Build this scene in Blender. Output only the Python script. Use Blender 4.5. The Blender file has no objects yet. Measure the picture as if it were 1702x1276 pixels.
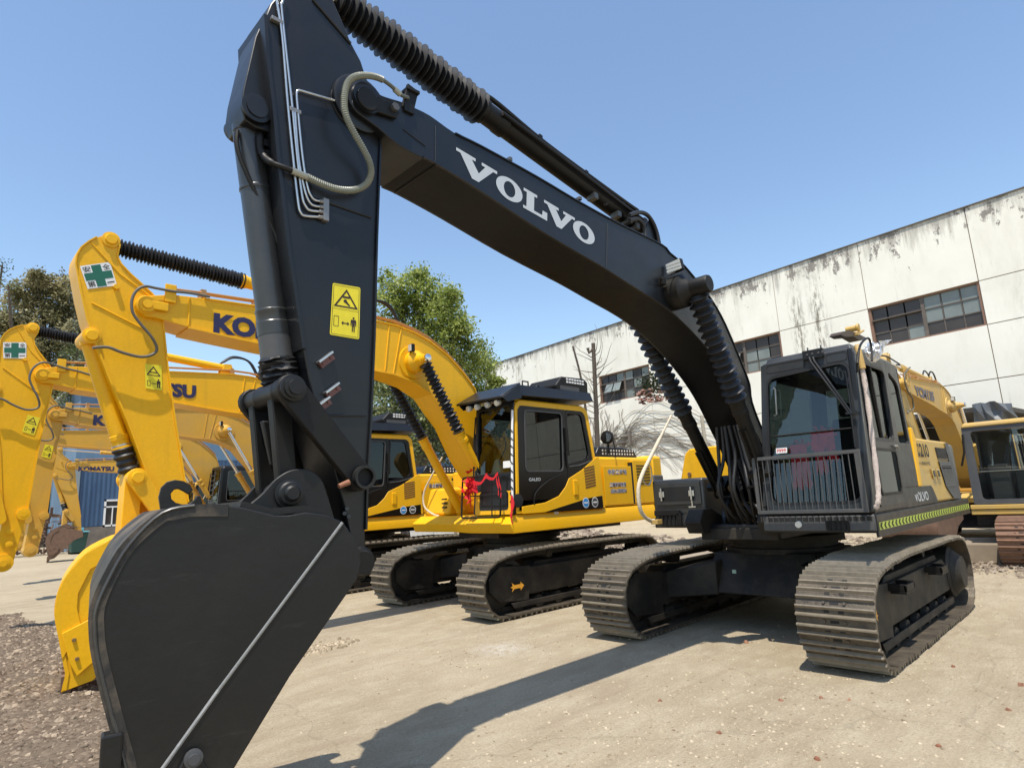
import bpy, math, random
import numpy as np
from mathutils import Vector, Matrix
random.seed(7)
R = math.radians
scene = bpy.context.scene
# ---------------------------------------------------------------- camera
CAM = Vector((7.955, 3.291, 1.647)); YAW, PITCH, ROLL, F = -2.355, .186, -.05, 1014.7
_f = Vector((math.cos(PITCH)*math.cos(YAW), math.cos(PITCH)*math.sin(YAW), math.sin(PITCH)))
_r = _f.cross(Vector((0, 0, 1))).normalized(); _u = _r.cross(_f)
_r2 = _r*math.cos(ROLL)+_u*math.sin(ROLL); _u2 = -_r*math.sin(ROLL)+_u*math.cos(ROLL)
cd = bpy.data.cameras.new('camera'); cam = bpy.data.objects.new('camera', cd)
scene.collection.objects.link(cam)
M = Matrix((_r2, _u2, -_f)).transposed().to_4x4(); M.translation = CAM
cam.matrix_world = M
cd.sensor_fit = 'HORIZONTAL'; cd.sensor_width = 36; cd.lens = F/1702*36
cd.clip_start = .05; cd.clip_end = 3000
scene.camera = cam
# ---------------------------------------------------------------- sky, sun, exposure
SUND = Vector((.34, .19, 1)).normalized()
SEL = math.asin(SUND.z); SAZ = math.atan2(SUND.y, SUND.x)
w = bpy.data.worlds.new('World'); scene.world = w; w.use_nodes = True
nt = w.node_tree; bg = nt.nodes['Background']
sky = nt.nodes.new('ShaderNodeTexSky'); sky.sky_type = 'NISHITA'; sky.sun_disc = False
sky.sun_elevation = SEL; sky.sun_rotation = math.pi/2-SAZ
sky.air_density = 1.3; sky.dust_density = .55; sky.ozone_density = 2.6; sky.altitude = 50
nt.links.new(sky.outputs[0], bg.inputs[0]); bg.inputs[1].default_value = .145
ld = bpy.data.lights.new('sun', 'SUN'); lo = bpy.data.objects.new('sun', ld); scene.collection.objects.link(lo)
ld.energy = 4.35; ld.angle = R(.5); ld.color = (1, .93, .83)
lo.rotation_euler = (-SUND).to_track_quat('-Z', 'Y').to_euler()
scene.view_settings.view_transform = 'Standard'; scene.view_settings.look = 'None'
scene.view_settings.exposure = .48; scene.view_settings.gamma = 1
scene.render.engine = 'CYCLES'
scene.render.resolution_x = 1024; scene.render.resolution_y = 767

# ---------------------------------------------------------------- pixel -> point on a plane of the place
def ray(u, v):
    return _r2*((u-851)/F) - _u2*((v-638)/F) + _f
def at(u, v, x=None, y=None, z=None, d=None):
    D = ray(u, v)
    if y is not None: t = (y-CAM.y)/D.y
    elif x is not None: t = (x-CAM.x)/D.x
    elif z is not None: t = (z-CAM.z)/D.z
    else: t = d
    return CAM + D*t
def atl(pts, **k): return [at(u, v, **k) for u, v in pts]

# ---------------------------------------------------------------- materials
def newmat(name):
    m = bpy.data.materials.new(name); m.use_nodes = True
    n = m.node_tree; b = n.nodes['Principled BSDF']
    return m, n, b
def node(n, t, **k):
    x = n.nodes.new(t)
    for a, v in k.items(): setattr(x, a, v)
    return x
def noise(n, scale, detail=4, rough=.6, coord='Object', stretch=None):
    tc = node(n, 'ShaderNodeTexCoord'); s = tc.outputs[coord]
    if stretch:
        mp = node(n, 'ShaderNodeMapping'); mp.inputs['Scale'].default_value = stretch
        n.links.new(s, mp.inputs[0]); s = mp.outputs[0]
    t = node(n, 'ShaderNodeTexNoise'); t.inputs['Scale'].default_value = scale
    t.inputs['Detail'].default_value = detail; t.inputs['Roughness'].default_value = rough
    n.links.new(s, t.inputs['Vector']); return t.outputs[0]
def ramp(n, src, a, b, ca=(0, 0, 0, 1), cb=(1, 1, 1, 1)):
    r = node(n, 'ShaderNodeValToRGB'); r.color_ramp.elements[0].position = a; r.color_ramp.elements[1].position = b
    r.color_ramp.elements[0].color = ca; r.color_ramp.elements[1].color = cb
    n.links.new(src, r.inputs[0]); return r.outputs[0]
def mix(n, fac, a, b):
    m = node(n, 'ShaderNodeMix', data_type='RGBA')
    for i, v in ((0, fac), (6, a), (7, b)):
        if isinstance(v, (int, float)): m.inputs[i].default_value = v
        elif isinstance(v, tuple): m.inputs[i].default_value = (*v[:3], 1)
        else: n.links.new(v, m.inputs[i])
    return m.outputs[2]
def math_(n, op, a, b=0.):
    m = node(n, 'ShaderNodeMath', operation=op)
    for i, v in ((0, a), (1, b)):
        if isinstance(v, (int, float)): m.inputs[i].default_value = v
        else: n.links.new(v, m.inputs[i])
    return m.outputs[0]
def bump(n, b, src, strength=.3, dist=.01):
    bp = node(n, 'ShaderNodeBump'); bp.inputs['Strength'].default_value = strength; bp.inputs['Distance'].default_value = dist
    n.links.new(src, bp.inputs['Height']); n.links.new(bp.outputs[0], b.inputs['Normal'])
def paint(name, col, dust=(.3, .24, .16), amt=.25, rough=.35, coat=.3, scale=1.6, spec=.5):
    m, n, b = newmat(name)
    a = noise(n, scale, 5, .65); f = math_(n, 'MULTIPLY', ramp(n, a, .42, .75), amt)
    fine = noise(n, 38, 3, .6); c0 = mix(n, fine, tuple(c*.86 for c in col), tuple(min(1, c*1.1) for c in col))
    c = mix(n, f, c0, dust); st = ramp(n, noise(n, 5, 5, .7, stretch=(1.4, 1.4, .16)), .55, .8); c = mix(n, math_(n, 'MULTIPLY', st, .22 if amt > .1 else .08), c, tuple(d*.55 for d in dust))
    sp_ = ramp(n, noise(n, 14, 6, .8), .66, .72); c = mix(n, math_(n, 'MULTIPLY', sp_, .25), c, tuple(d*.7 for d in dust)); n.links.new(c, b.inputs['Base Color'])
    rr = math_(n, 'ADD', math_(n, 'MULTIPLY', noise(n, 6, 4), .3), rough-.12); n.links.new(rr, b.inputs['Roughness'])
    b.inputs['Coat Weight'].default_value = coat; b.inputs['Coat Roughness'].default_value = .25
    b.inputs['Specular IOR Level'].default_value = spec
    bump(n, b, noise(n, 9, 4), .25, .006)
    return m
def bucket_mat():
    m, n, b = newmat('scuffed_bucket_black')
    a = noise(n, 1.3, 6, .7); c = mix(n, math_(n, 'MULTIPLY', ramp(n, a, .45, .75), .35), (.0070, .0070, .0066), (.028, .024, .018))
    sc = ramp(n, noise(n, 7, 6, .8, stretch=(.35, 1, 2.6)), .60, .72); c = mix(n, math_(n, 'MULTIPLY', sc, .35), c, (.045, .042, .038))
    tc = node(n, 'ShaderNodeTexCoord'); sp = node(n, 'ShaderNodeSeparateXYZ'); n.links.new(tc.outputs['Object'], sp.inputs[0])
    mr = node(n, 'ShaderNodeMapRange'); mr.inputs[1].default_value = .9; mr.inputs[2].default_value = .25; n.links.new(sp.outputs[2], mr.inputs[0])
    c = mix(n, math_(n, 'MULTIPLY', math_(n, 'MULTIPLY', mr.outputs[0], ramp(n, noise(n, 3, 6, .75), .4, .6)), .5), c, (.075, .060, .042))
    n.links.new(c, b.inputs['Base Color']); n.links.new(math_(n, 'ADD', math_(n, 'MULTIPLY', sc, .12), math_(n, 'ADD', math_(n, 'MULTIPLY', a, .25), .36)), b.inputs['Roughness'])
    b.inputs['Specular IOR Level'].default_value = .4; bump(n, b, noise(n, 3, 6, .6), .35, .02); return m
def plain(name, col, rough=.5, metal=0., var=.15, sc=20, bmp=0., spec=.5):
    m, n, b = newmat(name)
    a = noise(n, sc, 4)
    n.links.new(mix(n, a, tuple(c*(1-var) for c in col), tuple(min(1, c*(1+var)) for c in col)), b.inputs['Base Color'])
    b.inputs['Roughness'].default_value = rough; b.inputs['Metallic'].default_value = metal
    b.inputs['Specular IOR Level'].default_value = spec
    if bmp: bump(n, b, a, bmp, .01)
    return m
def emis(name, col, s):
    m, n, b = newmat(name); b.inputs['Base Color'].default_value = (*col, 1)
    return m
YEL = paint('yellow_paint', (.82, .43, .004), (.50, .30, .04), .2, .42, .10, 1.6, .3)
YEL2 = paint('dusty_yellow_paint', (.52, .33, .075), (.36, .27, .15), .7, .6, .0)
YEL3 = paint('faded_yellow_paint', (.60, .325, .03), (.40, .27, .10), .5, .5, .05)
BLK = paint('black_gloss_paint', (.0055, .0068, .0090), (.026, .023, .018), .35, .38, .18, 1.2, .38)
BLKD = plain('cab_door_black', (.004, .004, .0042), .3, 0, .2, 6, 0, .3)
BLKM = paint('black_satin_paint', (.0045, .0044, .0042), (.032, .027, .020), .4, .5, .0, 1.5, .3)
GREY = paint('charcoal_cab_paint', (.017, .020, .023), (.085, .078, .065), .3, .36, .3, 2)
GREY2 = paint('grey_steel_paint', (.055, .057, .060), (.12, .108, .09), .4, .5, .1, 3)
UND = paint('undercarriage_black', (.010, .009, .0078), (.085, .068, .046), .55, .62, 0, 2.2, .35)
BUCK = bucket_mat()
BUCK0 = paint('bucket_black', (.010, .010, .0095), (.040, .036, .029), .35, .5, .0, 1.1, .4)
RUB = plain('black_rubber', (.012, .012, .013), .5, 0, .3, 30, .15)
STEEL = plain('bright_steel_pipe', (.55, .55, .53), .3, .9, .15, 30)
CHROME = plain('chrome_rod', (.7, .7, .7), .12, 1, .05, 10)
HOSE = plain('grey_hose', (.10, .105, .085), .5, 0, .25, 60)
WHITE = plain('white_vinyl', (.74, .74, .72), .5, 0, .06, 8)
SILV = plain('silver_lettering', (.52, .54, .55), .4, .1, .06, 12)
DARK = plain('dark_void', (.010, .010, .010), .8)
NAVY = plain('navy_lettering', (.02, .018, .07), .4)
GREEN = plain('green_vinyl', (.012, .12, .07), .45)
WYEL = plain('warning_yellow', (.75, .62, .02), .4)
RED = plain('red_cloth', (.62, .012, .02), .6, 0, .3, 14, .3)
REDL = plain('red_lettering', (.6, .03, .03), .5)
BLUEL = plain('blue_vinyl', (.03, .25, .6), .4)
SEAT = plain('seat_fabric', (.03, .03, .033), .8, 0, .3, 60, .3)
RUST = plain('rusty_steel', (.145, .085, .055), .8, 0, .45, 9, .5)
LAMPG = plain('lamp_lens', (.6, .62, .6), .12, .3, .2, 80)
LIME = plain('lime_reflective', (.42, .50, .06), .4)
CREAM = plain('cream_foam', (.55, .48, .36), .85, 0, .3, 40, .8)
def metal_shoe():
    m, n, b = newmat('track_shoe_steel')
    a = noise(n, 5, 6, .7); c = mix(n, ramp(n, a, .35, .7), (.042, .034, .026), (.15, .122, .085))
    f = noise(n, 40, 3); c = mix(n, math_(n, 'MULTIPLY', f, .5), c, (.10, .085, .065))
    n.links.new(c, b.inputs['Base Color']); b.inputs['Roughness'].default_value = .5; b.inputs['Metallic'].default_value = .3
    bump(n, b, f, .5, .01); return m
SHOE = metal_shoe()
WEAR_SUN = plain('worn_sunlit_steel', (.21, .18, .135), .45, .25, .45, 16, .3)  # worn steel, lightened so the bars' sunlit edges are painted in too
RSHOE = plain('rusty_shoe_steel', (.19, .105, .065), .75, 0, .4, 12, .4)
def glass(name, tint, refl=.12, rough=0.):
    m, n, b = newmat(name); n.nodes.remove(b); out = n.nodes['Material Output']
    t = node(n, 'ShaderNodeBsdfTransparent'); t.inputs[0].default_value = (*tint, 1)
    g = node(n, 'ShaderNodeBsdfGlossy'); g.inputs['Roughness'].default_value = rough; g.inputs[0].default_value = (.9, .95, .95, 1)
    fr = node(n, 'ShaderNodeFresnel'); fr.inputs[0].default_value = 1.55
    f = math_(n, 'ADD', math_(n, 'MULTIPLY', fr.outputs[0], .6), refl)
    ms = node(n, 'ShaderNodeMixShader'); n.links.new(f, ms.inputs[0]); n.links.new(t.outputs[0], ms.inputs[1]); n.links.new(g.outputs[0], ms.inputs[2])
    n.links.new(ms.outputs[0], out.inputs[0]); return m
GLASS = glass('tinted_windscreen', (.38, .48, .46), .05)
GLASSD = glass('dark_side_glass', (.06, .07, .068), .02)
GLASSB = glass('dusty_clear_glass', (.7, .72, .68), .05)
GLASSW = plain('grimy_window_pane', (.19, .215, .20), .25, 0, .35, 1.3)
GLASSK = plain('dark_window_void', (.045, .038, .034), .4, 0, .5, 1.5)

# ---------------------------------------------------------------- mesh builder
class G:
    def __init__(s): s.v = []; s.f = []
    def add(s, vs, fs):
        o = len(s.v); s.v += [tuple(p) for p in vs]; s.f += [tuple(i+o for i in q) for q in fs]; return s
    def hexa(s, p):   # 8 points: bottom 4 ccw, top 4 ccw
        return s.add(p, [(3, 2, 1, 0), (4, 5, 6, 7), (0, 1, 5, 4), (1, 2, 6, 5), (2, 3, 7, 6), (3, 0, 4, 7)])
    def box(s, x0, x1, y0, y1, z0, z1):
        return s.hexa([(x0, y0, z0), (x1, y0, z0), (x1, y1, z0), (x0, y1, z0), (x0, y0, z1), (x1, y0, z1), (x1, y1, z1), (x0, y1, z1)])
    def obox(s, c, U, V, W, a, b, d):  # half sizes a,b,d along axes
        c = Vector(c); U = Vector(U)*a; V = Vector(V)*b; W = Vector(W)*d
        return s.hexa([c-U-V-W, c+U-V-W, c+U+V-W, c-U+V-W, c-U-V+W, c+U-V+W, c+U+V+W, c-U+V+W])
    def prism(s, pts, y0, y1):         # polygon in xz extruded in y
        n = len(pts); a = sum(pts[i][0]*pts[(i+1) % n][1]-pts[(i+1) % n][0]*pts[i][1] for i in range(n))
        if a < 0: pts = pts[::-1]
        lo, hi = min(y0, y1), max(y0, y1)
        vs = [(p[0], lo, p[1]) for p in pts]+[(p[0], hi, p[1]) for p in pts]
        return s.add(vs, [tuple(range(n)), tuple(range(2*n-1, n-1, -1))]+[(i, i+n, (i+1) % n+n, (i+1) % n) for i in range(n)])
    def ext(s, pts, N):                # any planar 3d polygon extruded by vector N
        N = Vector(N); n = len(pts); P = [Vector(p) for p in pts]
        nm = Vector((0, 0, 0))
        for i in range(n): nm += P[i].cross(P[(i+1) % n])
        if nm.dot(N) > 0: P = P[::-1]
        vs = P+[p+N for p in P]
        return s.add(vs, [tuple(range(n)), tuple(range(2*n-1, n-1, -1))]+[(i, i+n, (i+1) % n+n, (i+1) % n) for i in range(n)])
    def tube(s, path, r, n=8, cap=True):
        P = [Vector(p) for p in path]; m = len(P)
        rr = r if isinstance(r, (list, tuple)) else [r]*m
        T = [(P[min(i+1, m-1)]-P[max(i-1, 0)]).normalized() for i in range(m)]
        a = Vector((0, 0, 1)) if abs(T[0].z) < .9 else Vector((0, 1, 0))
        N = T[0].cross(a).normalized(); vs = []
        for i in range(m):
            N = (N-T[i]*N.dot(T[i])); N = N.normalized() if N.length > 1e-6 else T[i].orthogonal().normalized()
            B = T[i].cross(N)
            for k in range(n):
                t = 2*math.pi*k/n; vs.append(P[i]+(N*math.cos(t)+B*math.sin(t))*rr[i])
        fs = [(i*n+k, i*n+(k+1) % n, (i+1)*n+(k+1) % n, (i+1)*n+k) for i in range(m-1) for k in range(n)]
        if cap: fs += [tuple(range(n-1, -1, -1)), tuple(range((m-1)*n, m*n))]
        return s.add(vs, fs)
    def cyl(s, a, b, r, r2=None, n=20): return s.tube([a, b], [r, r if r2 is None else r2], n)
    def lathe(s, a, b, prof, n=20):    # prof: (t along a-b, radius)
        a = Vector(a); b = Vector(b); P = [a.lerp(b, t) for t, _ in prof]; T = (b-a).normalized()
        N = T.orthogonal().normalized(); B = T.cross(N); vs = []
        for p, (_, r) in zip(P, prof):
            for k in range(n):
                t = 2*math.pi*k/n; vs.append(p+(N*math.cos(t)+B*math.sin(t))*r)
        m = len(prof)
        fs = [(i*n+k, i*n+(k+1) % n, (i+1)*n+(k+1) % n, (i+1)*n+k) for i in range(m-1) for k in range(n)]
        fs += [tuple(range(n-1, -1, -1)), tuple(range((m-1)*n, m*n))]
        return s.add(vs, fs)
    def bellows(s, a, b, r0, r1, k, n=22, r0b=None):
        prof = [(0, r0)]
        for i in range(k):
            q = i/k; ro = r1*(1+.06*math.sin(i*2.1)); prof += [((i+.03)/k, r0), ((i+.46)/k, ro), ((i+.54)/k, ro), ((i+.97)/k, r0)]
        prof.append((1, r0)); return s.lathe(a, b, prof, n)
    def ring(s, outer, inner, N):      # two same-length 3d loops, extruded by N
        N = Vector(N); n = len(outer); O = [Vector(p) for p in outer]; I = [Vector(p) for p in inner]
        vs = O+I+[p+N for p in O]+[p+N for p in I]; fs = []
        for i in range(n):
            j = (i+1) % n
            fs += [(i, j, n+j, n+i), (2*n+i, 3*n+i, 3*n+j, 2*n+j), (i, 2*n+i, 2*n+j, j), (n+i, n+j, 3*n+j, 3*n+i)]
        return s.add(vs, fs)
    def build(s, name, mat, parent=None, smooth=30, bevel=0., scl=1.):
        me = bpy.data.meshes.new(name); me.from_pydata([tuple(p) for p in s.v], [], s.f); me.update()
        o = bpy.data.objects.new(name, me); scene.collection.objects.link(o)
        me.materials.append(mat)
        if parent is not None: o.parent = parent
        import bmesh
        bm = bmesh.new(); bm.from_mesh(me); bmesh.ops.recalc_face_normals(bm, faces=bm.faces[:]); bm.to_mesh(me); bm.free()
        if smooth:
            me.shade_smooth(); me.set_sharp_from_angle(angle=R(smooth))
        if bevel:
            md = o.modifiers.new('bevel', 'BEVEL'); md.width = bevel; md.segments = 2; md.limit_method = 'ANGLE'; md.angle_limit = R(35)
        return o
def tag(o, label=None, cat=None, group=None, kind=None):
    if label: o['label'] = label
    if cat: o['category'] = cat
    if group: o['group'] = group
    if kind: o['kind'] = kind
    return o
def empty(name, loc, rz=0., label=None, cat=None, group=None, scale=1.):
    o = bpy.data.objects.new(name, None); scene.collection.objects.link(o)
    o.location = loc; o.rotation_euler = (0, 0, rz); o.scale = (scale,)*3; o.empty_display_size = .3
    return tag(o, label, cat, group)
def rquad(c, r, k=4):                  # rounded polygon through 3d corners c
    out = []; n = len(c); rs = r if isinstance(r, (list, tuple)) else [r]*n
    for i in range(n):
        p = Vector(c[i]); a = Vector(c[i-1]); b = Vector(c[(i+1) % n]); q = rs[i]
        A = p+(a-p).normalized()*min(q, (a-p).length*.49); B = p+(b-p).normalized()*min(q, (b-p).length*.49)
        for j in range(k+1):
            t = j/k; out.append(A*(1-t)**2+p*2*t*(1-t)+B*t*t)
    return out
def smooth_path(P, k=6):               # Catmull-Rom
    P = [Vector(p) for p in P]; out = []
    for i in range(len(P)-1):
        a = P[max(i-1, 0)]; b = P[i]; c = P[i+1]; d = P[min(i+2, len(P)-1)]
        for j in range(k):
            t = j/k; out.append(.5*((2*b)+(c-a)*t+(2*a-5*b+4*c-d)*t*t+(3*b-a-3*c+d)*t**3))
    out.append(P[-1]); return out
def smooth2(P, k=5): return [(q.x, q.z) for q in smooth_path([(p[0], 0, p[1]) for p in P], k)]
def text(name, body, mat, parent, O, U, V, width=None, height=None, bold=.0, shear=0., off=(0, 0, 0), cx=False):
    """flat lettering: O lower-left corner, U reading direction, V up direction"""
    cu = bpy.data.curves.new(name, 'FONT'); cu.body = body; cu.size = 1; cu.offset = bold; cu.shear = shear; cu.resolution_u = 3
    tmp = bpy.data.objects.new(name, cu); scene.collection.objects.link(tmp); bpy.context.view_layer.update()
    me = bpy.data.meshes.new_from_object(tmp.evaluated_get(bpy.context.evaluated_depsgraph_get()))
    bpy.data.objects.remove(tmp); bpy.data.curves.remove(cu)
    if not len(me.vertices): return None
    xs = [v.co.x for v in me.vertices]; ys = [v.co.y for v in me.vertices]
    x0, x1, y0, y1 = min(xs), max(xs), min(ys), max(ys)
    sx = width/(x1-x0) if width else height/(y1-y0); sy = height/(y1-y0) if height else sx
    O = Vector(O)+Vector(off); U = Vector(U).normalized(); V = Vector(V).normalized()
    for v in me.vertices: v.co = O+U*((v.co.x-x0)*sx)+V*((v.co.y-y0)*sy)
    me.materials.clear(); me.materials.append(mat); me.name = name
    o = bpy.data.objects.new(name, me); scene.collection.objects.link(o)
    if parent is not None: o.parent = parent
    return o
def join_bits(name, bits, mat, parent):   # bits: list of polygons (3d) -> flat mesh
    g = G()
    for b in bits: g.add(b, [tuple(range(len(b)))])
    me = bpy.data.meshes.new(name); me.from_pydata(g.v, [], g.f); me.materials.append(mat)
    o = bpy.data.objects.new(name, me); scene.collection.objects.link(o); o.parent = parent; return o
# ================================================================ THE SETTING
def tree_scatter(): pass
def cam_ground(u, v): return at(u, v, z=0)
# ---- ground sheet
def wp2(n, tc):
    nz = node(n, 'ShaderNodeTexNoise'); nz.inputs['Scale'].default_value = 4; nz.inputs['Detail'].default_value = 5; n.links.new(tc.outputs['Object'], nz.inputs['Vector'])
    s = node(n, 'ShaderNodeVectorMath', operation='SCALE'); s.inputs['Scale'].default_value = .24; n.links.new(nz.outputs['Color'], s.inputs[0])
    a = node(n, 'ShaderNodeVectorMath', operation='ADD'); n.links.new(tc.outputs['Object'], a.inputs[0]); n.links.new(s.outputs[0], a.inputs[1]); return a.outputs[0]
def ground_mat():
    m, n, b = newmat('worn_concrete')
    big = noise(n, .35, 6, .65); mid = noise(n, 2.2, 7, .7, stretch=(1, 1.8, 1)); fine = noise(n, 45, 4, .7); st = noise(n, 1.1, 5, .75, stretch=(.35, 2.2, 1))
    c = mix(n, ramp(n, big, .35, .7), (.355, .292, .195), (.46, .385, .268))
    c = mix(n, math_(n, 'MULTIPLY', ramp(n, mid, .45, .72), .75), c, (.55, .485, .35))
    c = mix(n, math_(n, 'MULTIPLY', ramp(n, st, .5, .7), .4), c, (.26, .19, .125))
    c = mix(n, math_(n, 'MULTIPLY', ramp(n, noise(n, 7, 6, .8), .60, .78), .4), c, (.13, .100, .070))
    c = mix(n, math_(n, 'MULTIPLY', ramp(n, fine, .42, .72), .45), c, (.19, .15, .10))
    vo = node(n, 'ShaderNodeTexVoronoi', feature='DISTANCE_TO_EDGE'); vo.inputs['Scale'].default_value = .28
    tc0 = node(n, 'ShaderNodeTexCoord'); wp = node(n, 'ShaderNodeVectorMath', operation='ADD'); nz = node(n, 'ShaderNodeTexNoise'); nz.inputs['Scale'].default_value = 1.7; nz.inputs['Detail'].default_value = 5
    n.links.new(tc0.outputs['Object'], nz.inputs['Vector']); sc_ = node(n, 'ShaderNodeVectorMath', operation='SCALE'); sc_.inputs['Scale'].default_value = .5; n.links.new(nz.outputs['Color'], sc_.inputs[0])
    n.links.new(tc0.outputs['Object'], wp.inputs[0]); n.links.new(sc_.outputs[0], wp.inputs[1]); n.links.new(wp.outputs[0], vo.inputs['Vector'])
    ck = ramp(n, vo.outputs['Distance'], .0, .0035, (1, 1, 1, 1), (0, 0, 0, 1)); c = mix(n, math_(n, 'MULTIPLY', ck, .22), c, (.08, .06, .04))
    sr = ramp(n, noise(n, 2.6, 6, .8, stretch=(3.2, .45, 1)), .63, .70); c = mix(n, math_(n, 'MULTIPLY', sr, .55), c, (.52, .46, .35))
    sr2 = ramp(n, noise(n, 3.4, 6, .8, stretch=(.5, 3., 1)), .64, .72); c = mix(n, math_(n, 'MULTIPLY', sr2, .5), c, (.14, .105, .07))
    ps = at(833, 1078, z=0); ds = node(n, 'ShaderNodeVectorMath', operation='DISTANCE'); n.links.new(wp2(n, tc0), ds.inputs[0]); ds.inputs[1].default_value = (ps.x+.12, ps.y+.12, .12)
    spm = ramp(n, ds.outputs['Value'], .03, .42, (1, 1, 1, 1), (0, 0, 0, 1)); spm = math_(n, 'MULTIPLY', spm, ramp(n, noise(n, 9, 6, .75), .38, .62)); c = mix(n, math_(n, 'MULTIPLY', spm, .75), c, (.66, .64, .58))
    n.links.new(c, b.inputs['Base Color']); b.inputs['Roughness'].default_value = .88; b.inputs['Specular IOR Level'].default_value = .25
    h = math_(n, 'ADD', math_(n, 'MULTIPLY', mid, 1.2), math_(n, 'MULTIPLY', fine, .35)); h = math_(n, 'ADD', h, math_(n, 'MULTIPLY', noise(n, 12, 5, .7, stretch=(.5, 1.8, 1)), .7)); h = math_(n, 'ADD', h, math_(n, 'MULTIPLY', noise(n, 90, 3, .8), .35))
    gr_ = ramp(n, noise(n, 70, 2, .9), .56, .62); c = mix(n, math_(n, 'MULTIPLY', gr_, math_(n, 'MULTIPLY', ramp(n, mid, .4, .65), .45)), c, (.17, .13, .085)); n.links.new(c, b.inputs['Base Color'])
    bump(n, b, h, .8, .035); return m
GM = ground_mat()
g = G(); N = 60
xs = [-400, -120, -60, -40]+[-30+i*2 for i in range(30)]+[32, 60, 120, 400]
ys = xs
vs = [(x, y, 0) for y in ys for x in xs]; n_ = len(xs)
g.add(vs, [(j*n_+i, j*n_+i+1, (j+1)*n_+i+1, (j+1)*n_+i) for j in range(n_-1) for i in range(n_-1)])
tag(g.build('ground', GM, smooth=0), kind='structure')
# ---- gravel field (front left) : uneven sheet + loose stones
def gravel_mat():
    m, n, b = newmat('loose_gravel')
    vr = node(n, 'ShaderNodeTexVoronoi'); vr.inputs['Scale'].default_value = 22; tc = node(n, 'ShaderNodeTexCoord'); n.links.new(tc.outputs['Object'], vr.inputs['Vector'])
    sep = node(n, 'ShaderNodeSeparateColor'); n.links.new(vr.outputs['Color'], sep.inputs[0])
    c = mix(n, sep.outputs[0], (.10, .072, .050), (.25, .19, .135))
    c = mix(n, ramp(n, noise(n, 1.3, 5, .7), .4, .65), c, (.15, .118, .085))
    n.links.new(c, b.inputs['Base Color']); b.inputs['Roughness'].default_value = .95; b.inputs['Specular IOR Level'].default_value = .15
    h = math_(n, 'ADD', math_(n, 'MULTIPLY', vr.outputs['Distance'], -1.), math_(n, 'MULTIPLY', noise(n, 9, 5, .7), 1.4)); bump(n, b, h, .8, .05); return m
def hash2(x, y): return (math.sin(x*12.9898+y*78.233)*43758.5453) % 1
def vn(x, y):
    i, j = math.floor(x), math.floor(y); a, b = x-i, y-j; a = a*a*(3-2*a); b = b*b*(3-2*b)
    return (hash2(i, j)*(1-a)+hash2(i+1, j)*a)*(1-b)+(hash2(i, j+1)*(1-a)+hash2(i+1, j+1)*a)*b
def gh(x, y):
    e = min(x-5.75-.35*vn(y*1.3, 2), -1.1-y, y+11.9+.9*vn(x*.8, 5))
    e = max(-.3, min(1, e*1.6))
    return -.03+.075*e+e*(.10*vn(x*.9, y*.9)+.05*vn(x*3.1, y*3.1)+.03*vn(x*9, y*9)-.06) if e > 0 else -.03+.1*e
g = G(); nx, ny = 150, 190
X = [5+.075*i for i in range(nx)]; Y = [-12.6+.068*i for i in range(ny)]
g.add([(x, y, gh(x, y)) for y in Y for x in X], [(j*nx+i, j*nx+i+1, (j+1)*nx+i+1, (j+1)*nx+i) for j in range(ny-1) for i in range(nx-1)])
tag(g.build('gravel_bed', gravel_mat(), smooth=180), kind='structure')
def stone_mat(name, a, b_):
    m, n, b = newmat(name); gi = node(n, 'ShaderNodeNewGeometry')
    n.links.new(mix(n, gi.outputs['Random Per Island'], a, b_), b.inputs['Base Color']); b.inputs['Roughness'].default_value = .9
    b.inputs['Specular IOR Level'].default_value = .2; return m
def rock(g, x, y, z, s, flat=.6):
    ph = random.random()*6.28; o = len(g.v); pts = []
    for k in range(5):
        a = ph+k*1.2566; q = s*(.7+.6*random.random()); pts.append((x+q*math.cos(a), y+q*math.sin(a), z-.1*s))
    for k in range(4):
        a = ph+.5+k*1.57; q = s*(.35+.4*random.random()); pts.append((x+q*math.cos(a), y+q*math.sin(a), z+s*flat*(.6+.6*random.random())))
    f = [(0, 1, 5), (1, 6, 5), (1, 2, 6), (2, 7, 6), (2, 3, 7), (3, 8, 7), (3, 4, 8), (4, 0, 8), (0, 5, 8), (5, 6, 7, 8)]
    g.add(pts, f)
g = G()
for i in range(26000):
    x = 5.6+random.random()**1.3*8; y = -12.2+random.random()*11.2
    h = gh(x, y)
    if h < -.0: continue
    s = .008+.022*random.random()**2.2+(.03 if random.random() < .02 else 0)
    rock(g, x, y, h, s, .5)
tag(g.build('gravel', stone_mat('gravel_stones', (.10, .075, .054), (.36, .285, .205)), smooth=0), kind='stuff')
# ---- small pebbles, crumbs and leaves on the concrete
g = G()
for i in range(9500):
    if random.random() < .55:
        x, y = random.uniform(-8, 7.3), random.uniform(-9, 3)
    else:
        c = random.choice([(4.0, 1.35), (4.3, 1.6), (3.4, .9), (1.9, 1.8), (3.2, -2.2), (-2, 2.2), (4.3, .3), (5.2, .9)]); x, y = random.gauss(c[0], .9), random.gauss(c[1], .5)
    rock(g, x, y, 0, .004+.012*random.random()**3, .5)
for i in range(420):
    a = random.gauss(0, .17); b_ = random.gauss(0, .09); p = at(542, 1076, z=0); rock(g, p.x+a, p.y+b_, 0, .012+.02*random.random(), .9)
tag(g.build('pebbles', stone_mat('pebble_stones', (.20, .155, .10), (.50, .42, .30)), smooth=0), kind='stuff')
g = G()
for (u, v, s) in [(1240, 1068, .04), (1097, 1165, .02), (1298, 1164, .02), (1365, 1160, .024), (1195, 1218, .022), (1412, 1163, .018), (1676, 1180, .022), (1560, 1240, .02), (1358, 1262, .02), (1697, 1139, .03), (1585, 1108, .02)]:
    p = at(u, v, z=0); rock(g, p.x, p.y, 0, s, .8)
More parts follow.
